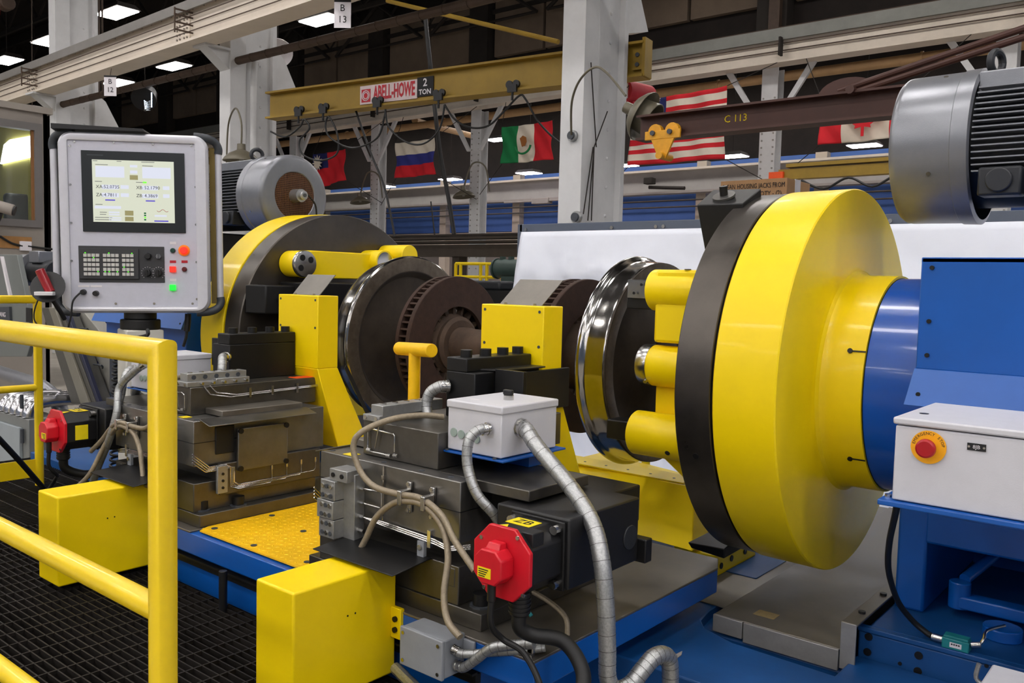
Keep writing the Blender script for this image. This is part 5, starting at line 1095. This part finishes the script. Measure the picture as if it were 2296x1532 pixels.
vo0 = [b.verts.new(Vector(p)+Vector((0, 0, -.045))) for p in o_]; vo1 = [b.verts.new(Vector(p)+Vector((0, 0, -.008))) for p in o_]
cen = Vector(((xl+xr)/2, (yb+yt)/2, 0)); vo2 = [b.verts.new(Vector(p)+(cen-Vector(p)).normalized()*.014+Vector((0, 0, .012))) for p in o_]
vi0 = [b.verts.new(Vector(p)+(Vector(p)-cen).normalized()*.016+Vector((0, 0, .014))) for p in i_]; vi1 = [b.verts.new(Vector(p)+(Vector(p)-cen).normalized()*.003+Vector((0, 0, .010))) for p in i_]; vi = [b.verts.new(Vector(p)+Vector((0, 0, -.004))) for p in i_]; N_ = len(vo0)
for A_, B_ in ((vo0, vo1), (vo1, vo2), (vo2, vi0), (vi0, vi1), (vi1, vi)):
    for k in range(N_): j = (k+1) % N_; b.faces.new((A_[k], A_[j], B_[j], B_[k]))
po('front_frame', b, ALUF, ang=30)
fp = po('front_panel', bx(B(), xi0, xi1, yi0, yi1, -.02, .001), PANEL)
# side handles and dark corner caps
for s, xa in ((-1, xl-.045), (1, xr+.045)):
    b = B(); cyl(b, (xa, yb+.07, -.085), (xa, yt-.07, -.085), .018, 16); po('side_handle', b, ALUF)
    for yy, sg_ in ((yt-.035, 1), (yb+.035, -1)):
        b = B(); tube(b, [(xa, yy-sg_*.05, -.085), (xa+s*.002, yy-sg_*.02, -.082), (xa-s*.015, yy+sg_*.012, -.07), (xa-s*.055, yy+sg_*.03, -.045), (xa-s*.12, yy+sg_*.034, -.03)], .022, 12, 6); po('corner_cap', b, DGREY)
    b = bx(B(), min(xa, xa-s*.05), max(xa, xa-s*.05), yb+.05, yt-.05, -.15, -.10); po('side_channel', b, mat('yellow_reflection_side', (150, 128, 70), .45, .4, .1, 8) if s > 0 else GREYB)  # right channel's colour holds a painted yellow reflection
# screen
sx0, sy1 = pl(182, 337); sx1, sy0 = pl(417, 523)
bz = po('screen_bezel', bx(B(), sx0, sx1, sy0, sy1, .0, .010), mat('bezel_black', (24, 30, 34), .35, 0, .03, 30), None, .002)
ax0, ay1 = pl(207, 358); ax1, ay0 = pl(393, 501)
sc = po('screen', bx(B(), ax0, ax1, ay0, ay1, .010, .0108), SCRB, bz)
SW, SH = ax1-ax0, ay1-ay0
def srect(u0, u1, v0, v1, m, z=.0112): 
    return po('screen_field', bx(B(), ax0+u0*SW, ax0+u1*SW, ay1-v1*SH, ay1-v0*SH, .0108, z), m, bz)
def stext(s, u, v, size, m=SCRK, sx=1.): text('screen_text', s, size, PM @ Matrix.Translation((ax0+u*SW, ay1-v*SH, .0116)), m, bz, .0002, sx, 'LEFT')
for u0, u1, v0, v1 in ((.04, .39, .10, .28), (.61, .96, .10, .28), (.11, .32, .40, .47), (.60, .80, .40, .47), (.11, .32, .53, .60), (.60, .80, .53, .60), (.34, .44, .40, .46), (.86, .94, .40, .46), (.34, .44, .53, .59), (.86, .94, .53, .59), (.02, .34, .74, .785), (.46, .55, .07, .11), (.46, .55, .16, .21), (.19, .32, .83, .855), (.19, .32, .87, .89), (.19, .34, .92, .94), (.19, .34, .955, .975), (.75, .9, .87, .90)): srect(u0, u1, v0, v1, SCRP)
for u0, u1, v0, v1 in ((.455, .555, .235, .31), (.385, .49, .81, .89), (.385, .49, .91, .98)): srect(u0, u1, v0, v1, SCRT)
for u0, u1, v0, v1 in ((.15, .27, .635, .655), (.645, .76, .635, .655), (.745, .92, .96, .98)): srect(u0, u1, v0, v1, SCRV)
srect(.615, .66, .335, .36, LKG)
for v, m in ((.845, FG), (.88, FG), (.915, LKG), (.95, FG)): srect(.62, .645, v-.01, v+.014, m)
ts = SH*.075
for s, u, v in (('XA:', .04, .435), ('52.0735', .135, .435), ('ZA:', .04, .565), ('4.7811', .135, .565), ('XB:', .53, .435), ('52.1790', .63, .435), ('ZB:', .53, .565), ('4.3869', .63, .565)): stext(s, u, v, ts)
for s, u, v in (('System', .01, .02), ('Manual', .30, .02), ('Tool Compensation', .60, .02), ('Position Display', .04, .08), ('Offset Display', .61, .08), ('Handwheel', .03, .35), ('Tailstock', .53, .35), ('Part File', .03, .72), ('Start Pos', .08, .845), ('Stop Pos', .08, .88), ('Diameter Limit Program', .02, .93), ('Profile Limit Program', .02, .965)): srect(u, u+.0095*len(s), v-.006, v+.004, mat('screen_faint', (150, 152, 150), .4, 0, 0, emis=.3, eb=.03))
b = B(); tube(b, [Vector((ax0+SW*(.78+.02*k), ay1-SH*(.80+.02*math.sin(k*1.3)), .0114)) for k in range(8)], .0012, 5, 2); po('screen_trace', b, INKR, bz)
po('maker_mark', bx(B(), sx0+.03, sx0+.11, sy1-.026, sy1-.021, .010, .0105), DGREY, bz)
# keypad
kx0, ky1 = pl(176, 551); kx1, ky0 = pl(370, 634)
kp = po('keypad', bx(B(), kx0, kx1, ky0, ky1, .0, .006), FIB, None, .002)
px1 = kx0+(kx1-kx0)*.70; po('key_field', bx(B(), kx0+.006, px1, ky0+.018, ky1-.014, .006, .016), FIB, kp, .002)
me = None
KW = (kx1-kx0); KH = (ky1-ky0)
kb = bx(B(), -.0085, .0085, -.0085, .0085, 0, .006); kb.transform(PM.to_3x3().to_4x4()); me = meshof(kb, KEY, False)
lb_ = bx(B(), -.003, .003, -.002, .002, 0, .003); lb_.transform(PM.to_3x3().to_4x4()); ml = meshof(lb_, LKG, False)
cols = [.085+.0475*k for k in range(4)]+[.31+.0475*k for k in range(4)]+[.53+.0475*k for k in range(3)]
lit = {(0, 0), (2, 1), (5, 0), (10, 0), (3, 4), (4, 4), (5, 4), (7, 4), (8, 3), (9, 4)}
for ci, u in enumerate(cols):
    for r_ in range(5):
        v = .26+r_*.128; q = PM @ Vector((kx0+u*KW, ky1-v*KH, .016)); inst('key', me, q, kp)
        if (ci, r_) in lit: inst('key_led', ml, PM @ Vector((kx0+u*KW, ky1-(v-.066)*KH, .0165)), kp)
for u, v, r_ in ((.81, .27, .018), (.80, .73, .02), (.93, .73, .02)):
    q = Vector((kx0+u*KW, ky1-v*KH, .006)); b = B(); cyl(b, q, q+Vector((0, 0, .022)), r_, 20, r_*.85); kn = po('knob', b, BLKP, kp, .002)
    if v > .5:
        po('pointer', bx(B(), q.x-.003, q.x+.003, q.y-.018, q.y+.018, .028, .034), BLKP, kp)
        b = B()
        for k in range(13): a = math.radians(-50+k*280/12); cyl(b, q+Vector((math.cos(a)*.030, math.sin(a)*.030, .0002)), q+Vector((math.cos(a)*.033, math.sin(a)*.033, .0006)), .0016, 5)
        po('dial_marks', b, SIGNW, kp)
q = Vector((kx0+.935*KW, ky1-.27*KH, .006)); b = B(); cyl(b, q, q+Vector((0, 0, .012)), .013, 16); po('key_switch', b, SILV, kp); b = bx(B(), q.x-.002, q.x+.002, q.y-.012, q.y+.012, .012, .05); b2 = b; po('switch_key', b, SILV, kp)
# push buttons
def pbtn(px, py, nm, m, r, h_, lab=None, ring=None, sq=False):
    x, y = pl(px, py); q = Vector((x, y, .001))
    if ring: b = B(); cyl(b, q, q+Vector((0, 0, .004)), r*1.45, 28); po(nm+'_ring', b, ring, fp)
    b = B()
    if sq: bx(b, x-r, x+r, y-r, y+r, .001, h_)
    else: cyl(b, q, q+Vector((0, 0, h_)), r, 24, r*.9)
    po(nm, b, m, fp, .003)
    if lab: u0, v0 = pl(px, py-17 if not ring else py-30); po('legend_plate', bx(B(), u0-.016, u0+.016, v0-.007, v0+.007, .001, .003), lab, fp)
pbtn(388, 562, 'dark_button', mat('dark_green_button', (16, 62, 50), .4, 0, 0), .014, .016, SIGNW)
pbtn(413, 562, 'stop_button', LRD, .021, .03, None, mat('estop_orange', (250, 150, 20), .5, 0, 0))
pbtn(388, 604, 'red_lamp_button', LRD, .016, .018, INKR, None, True); pbtn(414, 604, 'red_button', mat('dark_red_button', (96, 20, 24), .4, 0, 0), .014, .016, INKR); pbtn(388, 645, 'green_lamp_button', LGR, .016, .018, SIGNW, None, True)
for px, py in ((188, 655), (216, 658)):
    x, y = pl(px, py); b = B(); cyl(b, (x, y, .001), (x, y, .03), .016, 16, .013); po('port_cap', b, BLKP, fp, .002); u0, v0 = pl(px, 642); po('port_label', bx(B(), u0-.028, u0+.028, v0-.005, v0+.005, .001, .0025), SIGNW, fp)
ms = cyl(B(), (0, 0, 0), (0, 0, .004), .0065, 8); ms.transform(PM.to_3x3().to_4x4()); ms = meshof(ms, SILV)
for px, py in ((167, 318), (255, 320), (343, 324), (429, 327), (439, 337), (439, 420), (440, 504), (441, 588), (442, 671), (432, 681), (346, 681), (260, 681), (157, 327), (158, 414), (160, 500), (161, 585)): x, y = pl(px, py); inst('panel_screw', ms, PM @ Vector((x, y, .001)), pd)
# rubber swivel and post
b = B(); c = atp(315, 712, PC-PN*.10, PN); cz_ = c.z
t0 = Vector((c.x, c.y, 0))
for z0, z1, r_ in ((cz_-.01, cz_+.06, .085), (cz_-.065, cz_-.01, .105)): cyl(b, t0+Vector((0, 0, z0)), t0+Vector((0, 0, z1)), r_, 32)
obj('swivel', b, BLKR, pd, .006)
ang = math.atan2(PN.y, PN.x); pb = bx(B(), -.10, .10, -.10, .10, .302, cz_-.065); pb.transform(Matrix.Translation(t0) @ Matrix.Rotation(ang+.45, 4, 'Z')); pst = obj('post', pb, mat('post_cream', (206, 204, 196), .55, 0, .03, 10), pd, .008)
b = B(); tube(b, [at(331, 740, y=c.y-.12), at(330, 752, y=c.y-.14), at(305, 758, y=c.y-.15)], .010, 8, 4); obj('clamp_lever', b, BLKP, pst)
# black folder on the pendant
b = hexa(B(), [PM @ Vector(p) for p in ((pl(110, 290)[0], yt+.008, -.16), (pl(333, 290)[0], yt+.008, -.16), (pl(326, 290)[0], yt+.008, .03), (pl(118, 290)[0], yt+.008, .03), (pl(104, 290)[0], yt+.034, -.19), (pl(318, 290)[0], yt+.034, -.19), (pl(322, 290)[0], yt+.022, .03), (pl(118, 290)[0], yt+.034, .03))]); tag(obj('black_folder', b, BLKP), 'flat black folder lying on top of the control pendant', 'folder')
# red grip lamp hooked on the pendant
t = thing('hand_lamp', 'red-handled lamp with round black guard hanging beside pendant', 'hand lamp', PM @ Vector((xl-.04, pl(118, 660)[1], .06)))
x, y = pl(120, 645); c = Vector((x, y, .08))
b = B(); c_ = c;  cyl(b, c+Vector((0, .004, .012)), c+Vector((0, -.004, -.010)), .088, 28, .05); po('guard', b, BLKP, t, .003)
q0 = Vector((*pl(127, 655), .10)); q1 = Vector((*pl(103, 605), .10)); b = B(); tube(b, [q0, q0.lerp(q1, .3), q0.lerp(q1, .7), q1], .024, 14, 4); po('grip', b, mat('dark_red_grip', (150, 16, 30), .3, 0, .05, 30, coat=.4), t, .004)
po('white_band', bx(B(), x-.045, x+.045, y-.04, y-.02, .12, .165), SIGNW, t, .003); b = B(); tube(b, [Vector((x, y-.03, .09)), Vector((x+.03, y-.10, .05)), Vector((x+.05, y-.17, 0))], .012, 8, 4); po('bracket', b, BLKP, t)
b = B(); tube(b, [PM @ Vector((*pl(*p), z)) for p, z in (((183, 657), .03), ((170, 675), .05), ((166, 705), .05), ((158, 735), .04), ((150, 765), .02))], .005, 8, 6); tag(obj('pendant_cord', b, BLKR), 'thin black cord plugged into front of the pendant', 'cable')
b = B(); tube(b, [PM @ Vector((*pl(*p), z)) for p, z in (((98, 660), .05), ((86, 690), .05), ((84, 715), .05), ((95, 732), .05))], .004, 8, 6); tag(obj('lamp_cord', b, BLKR), 'thin black cord hanging by the far yellow railing corner', 'cable')
b = B(); tube(b, [PM @ Vector((*pl(*p), z)) for p, z in (((416, 705), -.08), ((415, 725), -.08), ((413, 745), -.08))], .017, 10, 3); tube(b, [PM @ Vector((*pl(*p), z)) for p, z in (((413, 742), -.08), ((411, 760), -.08), ((405, 780), -.08))], .008, 8, 4); tag(obj('plug_cable', b, BLKR), 'black plug and cable dangling under right of the pendant', 'cable')
# coiled black cable
b = B(); q0 = at(266, 800, y=-1.0); q1 = at(258, 1075, y=-1.0); pts = []
for k in range(280): a = k*.45; p = q0.lerp(q1, k/279); pts.append(p+Vector((.03*math.cos(a), .03*math.sin(a), 0)))
tube(b, pts, .008, 6, 1, False); tag(obj('coiled_cable', b, BLKR), 'coiled black cable hanging behind the left servo motor', 'cable')
# ------------------------------------------------------------------ left corner: cabinet, ducts, chip conveyor, booth
q = at(57, 942, y=-.95)
t = thing('grey_cabinet', 'grey electrical cabinet behind the far end railing', 'cabinet', (q.x-.4, -.6, 0))
yb_ = at(139, 1000, x=q.x).y
obj('body', bx(B(), q.x-1.3, q.x, -.93, yb_, 0, q.z), GREYB, t, .006); dr = obj('door', bx(B(), q.x-1.28, q.x-.10, -.955, -.93, .1, q.z-.07), mat('pale_door', (150, 158, 162), .5, 0, .04, 8), t, .004)
for z in (.30, .55): obj('hinge', cyl(B(), (q.x-.06, -.95, z), (q.x-.06, -.95, z+.10), .014, 10), DGREY, dr)
for k in range(5):
    b = B(); x = q.x-.10-k*.11; z = q.z; tube(b, [(x+.02, -.90, z), (x+.015, -.89, z+.05), (x, -.84, z+.09), (x-.01, -.72, z+.105), (x-.015, -.52, z+.10)], .042, 16, 9, ridge=.05)
    tag(obj('shiny_duct', b, mat('foil_duct', (196, 196, 200), .24, .95, .1, 30), ang=70), ['shiny foil duct nearest the yellow railing post', 'second shiny foil duct on the grey cabinet', 'third shiny foil duct on the grey cabinet', 'fourth shiny foil duct on the grey cabinet', 'leftmost shiny foil duct on the grey cabinet'][k], 'duct', 'foil ducts on the cabinet')
b = B(); tube(b, [at(-20, 828, y=-.55), at(40, 848, y=-.55), at(95, 868, y=-.55), at(130, 905, y=-.55), at(150, 980, y=-.55)], .055, 14, 8, ridge=.03); tag(obj('grey_hose', b, GREYM), 'thick grey hose curving behind the far railing post', 'hose')
b = B(); tube(b, [at(95, 905, y=-.7), at(128, 885, y=-.7), at(127, 878, y=-.7), at(70, 880, y=-.7)], .006, 8, 4); tag(obj('wire_hook', b, SIGNW), 'pale wire hook beside the far railing post', 'hook')
# chip conveyor
t = thing('chip_conveyor', 'grey inclined chip conveyor rising left of the pendant post', 'conveyor', at(200, 900, y=-.62))
def inc(nm, pts, y, dy, m): return obj(nm, prism(B(), [at(px, py, y=y) for px, py in pts], (0, dy, 0)), m, t, .004)
inc('trough', [(92, 690), (135, 690), (215, 905), (160, 905)], -.62, .12, mat('conveyor_grey', (84, 82, 76), .55, .2, .1, 8)); inc('side_channel', [(108, 690), (122, 690), (200, 905), (180, 905)], -.64, .02, mat('pale_channel', (128, 124, 112), .5, .2, .08, 10)); inc('dark_edge', [(140, 690), (147, 690), (223, 905), (217, 905)], -.63, .03, mat('navy_edge', (30, 34, 60), .5, 0, .05, 10))
t = thing('coolant_tank', 'grey tank panel with handle below the pendant', 'tank', at(205, 880, y=-.45))
obj('panel', prism(B(), [at(px, py, y=-.48) for px, py in ((150, 700), (188, 700), (245, 770), (245, 905), (222, 905))], (0, .1, 0)), mat('tank_grey', (146, 144, 136), .55, 0, .05, 8), t, .004)
b = B(); tube(b, [at(170, 742, y=-.5), at(172, 737, y=-.53), at(196, 738, y=-.53), at(197, 743, y=-.5)], .006, 8, 3); obj('handle', b, DGREY, t)
b = B(); tube(b, [at(200, 822, y=-.5), at(205, 817, y=-.53), at(228, 820, y=-.53), at(230, 826, y=-.5)], .006, 8, 3); obj('handle', b, DGREY, t)
p = at(185, 806, y=-.5); t = thing('valve', 'small black valve with chrome body on the tank panel', 'valve', p); obj('knob', cyl(B(), p, p+Vector((.05, 0, -.005)), .022, 14), BLKP, t, .003); obj('stem', cyl(B(), p+Vector((.05, 0, -.005)), p+Vector((.12, 0, -.01)), .016, 12), SILV, t); obj('hose_end', cyl(B(), p+Vector((.12, 0, -.01)), p+Vector((.22, 0, -.012)), .018, 12), FN, t)
p = at(228, 725, y=-.35); t = thing('lubricator', 'small brass lubricator with blue cap below the pendant', 'lubricator', p); obj('cap', cyl(B(), p, p+Vector((0, 0, .06)), .05, 16), FN, t, .004); obj('bowl', cyl(B(), p-Vector((0, 0, .12)), p, .045, 16, .06), mat('brassy', (146, 118, 76), .35, .7, .1, 20), t, .004); obj('knob', cyl(B(), p+Vector((.0, -.07, -.05)), p+Vector((0, -.04, -.05)), .02, 12), SILV, t)
p = at(60, 605, y=-.3); t = thing('gear_motor', 'grey gear motor on the conveyor head at left', 'motor', p-Vector((0, 0, .15)))
b = B(); cyl(b, p+Vector((-.10, 0, 0)), p+Vector((.18, .0, 0)), .135, 24); obj('gear_case', b, GREYM, t, .02); b = B(); cyl(b, p+Vector((.20, 0, -.01)), p+Vector((.62, 0, -.02)), .105, 24); obj('motor_body', b, GREYD, t, .01); obj('terminal_box', bx(B(), p.x+.3, p.x+.5, p.y-.1, p.y+.05, p.z+.06, p.z+.16), GREYM, t, .008); obj('face', cyl(B(), p+Vector((.18, 0, 0)), p+Vector((.20, 0, 0)), .15, 24), GREYM, t)
t = thing('machine_guard_panel', 'grey sheet metal machine panel with letters ANG at left edge', 'machine panel', at(25, 800, y=-.62))
g_ = obj('panel', prism(B(), [at(px, py, y=-.64) for px, py in ((-60, 570), (38, 571), (58, 668), (72, 760), (60, 800), (-60, 800))], (0, .04, 0)), mat('slate_panel', (112, 116, 114), .5, .1, .05, 6), t, .004)
obj('edge_strip', prism(B(), [at(px, py, y=-.66) for px, py in ((0, 575), (3, 575), (24, 672), (20, 672))], (0, .02, 0)), SIGNW, t); obj('dark_plate', prism(B(), [at(px, py, y=-.66) for px, py in ((-60, 690), (20, 688), (22, 722), (-60, 724))], (0, .02, 0)), DGREY, t)
text('lettering', 'ANG', .055, place(at(6, 706, y=-.665)), SIGNW, t)
obj('slot', prism(B(), [at(px, py, y=-.655) for px, py in ((58, 690), (70, 692), (72, 722), (58, 722))], (0, .02, 0)), BLKR, t)
# office booth
bo = thing('office_booth', 'grey office booth with a window at the left edge', 'booth', (-9.6, -1, 0))
BXw = -9.0; y1 = 1.40; wz0 = at(40, 492, x=BXw).z; wz1 = at(40, 288, x=BXw).z; wy1 = at(76, 400, x=BXw).y; wy0 = -.4; top_ = at(60, 250, x=BXw).z
for nm, a in (('wall_panel', (BXw-.1, BXw, -3, y1, 0, wz0)), ('wall_panel', (BXw-.1, BXw, -3, y1, wz1, top_)), ('wall_panel', (BXw-.1, BXw, wy1, y1, wz0, wz1)), ('wall_panel', (BXw-.1, BXw, -3, wy0, wz0, wz1)), ('roof_panel', (-12, BXw+.05, -3, y1+.05, top_, top_+.08)), ('rear_wall', (-12, BXw, y1-.05, y1, 0, top_))): obj(nm, bx(B(), *a), GREYW, bo)
fz = .09
for a in ((BXw, BXw+.04, wy0, wy1+fz, wz0-fz, wz0), (BXw, BXw+.04, wy0, wy1+fz, wz1, wz1+fz), (BXw, BXw+.04, wy1, wy1+fz, wz0, wz1)): obj('window_frame', bx(B(), *a), mat('frame_grey', (112, 108, 106), .6, 0, .05, 8), bo)
obj('window_trim', bx(B(), BXw-.02, BXw+.01, wy1-.03, wy1, wz0, wz1), mat('wood_trim', (140, 96, 54), .6, 0, .1, 8), bo)
obj('inner_wall', bx(B(), -12, -11.9, -3, y1, 0, top_), mat('booth_yellow', (196, 186, 96), .8, 0, .05, 4), bo); obj('inner_floor', bx(B(), -12, BXw-.1, -3, y1, 0, .05), GREYB, bo)
obj('inner_rear_wall', bx(B(), -11.9, BXw-.1, y1-.07, y1-.05, .05, top_), mat('booth_yellow', (196, 186, 96), .8, 0, .05, 4), bo); obj('bright_panel', prism(B(), [at(px, py, y=y1-.08) for px, py in ((4, 368), (12, 325), (25, 314), (74, 305), (74, 352))], (0, -.02, 0)), LAMPF if False else mat('booth_glow', (250, 250, 255), .5, 0, 0, emis=5), bo); obj('glass', bx(B(), BXw-.05, BXw-.045, wy0, wy1, wz0, wz1), mat('clear_glass', (230, 240, 240), .03, 0, 0, trans=.97), bo)  # glowing panel added for the bright shape behind the glass
t = thing('office_chair', 'black office chair back seen through the booth window', 'chair', (-9.6, .9, .05)); zc_ = wz0; CH = at(46, 460, x=-9.45)
obj('backrest', bx(B(), -9.6, -9.45, CH.y-.17, CH.y+.15, wz0-.1, CH.z+.15), BLKP, t, .05, seg=4); obj('column', cyl(B(), (-9.65, CH.y, .05), (-9.65, CH.y, wz0-.1), .04, 12), BLKP, t); obj('seat', bx(B(), -10.0, -9.55, CH.y-.2, CH.y+.2, wz0-.45, wz0-.35), BLKP, t, .03)
p = at(14, 468, x=-8.6); t = thing('security_camera', 'beige security camera on the booth wall below the window', 'camera', p)
b = B(); cyl(b, p+Vector((-.1, -.22, .07)), p+Vector((.08, .05, -.02)), .07, 18); obj('body', b, GREYW, t, .01); b = B(); cyl(b, p+Vector((.08, .05, -.02)), p+Vector((.09, .065, -.025)), .06, 18); obj('lens', b, BLKP, t); b = B(); tube(b, [p+Vector((-.02, -.05, -.05)), p+Vector((-.12, -.06, -.16)), p+Vector((-.3, -.1, -.2))], .025, 8, 4); obj('arm', b, BLKP, t)
p = at(57, 552, x=-8.98); t = thing('wall_outlet', 'small white wall box with cables on the booth wall', 'electrical box', p); obj('cover', bx(B(), -9, -8.96, p.y-.07, p.y+.07, p.z-.06, p.z+.06), SIGNW, t, .005); b = B(); tube(b, [at(0, 530, x=-8.97), at(25, 545, x=-8.97), at(50, 552, x=-8.97)], .015, 6, 4); tube(b, [at(62, 552, x=-8.97), at(90, 556, x=-8.97), at(128, 560, x=-8.97)], .015, 6, 4); obj('cable', b, BLKR, t)
p = at(30, 548, x=-8.985); obj('wall_board', bx(B(), -9, -8.985, p.y-.2, p.y+.22, p.z-.05, p.z+.1), mat('plywood', (160, 116, 66), .7, 0, .15, 8), bo)
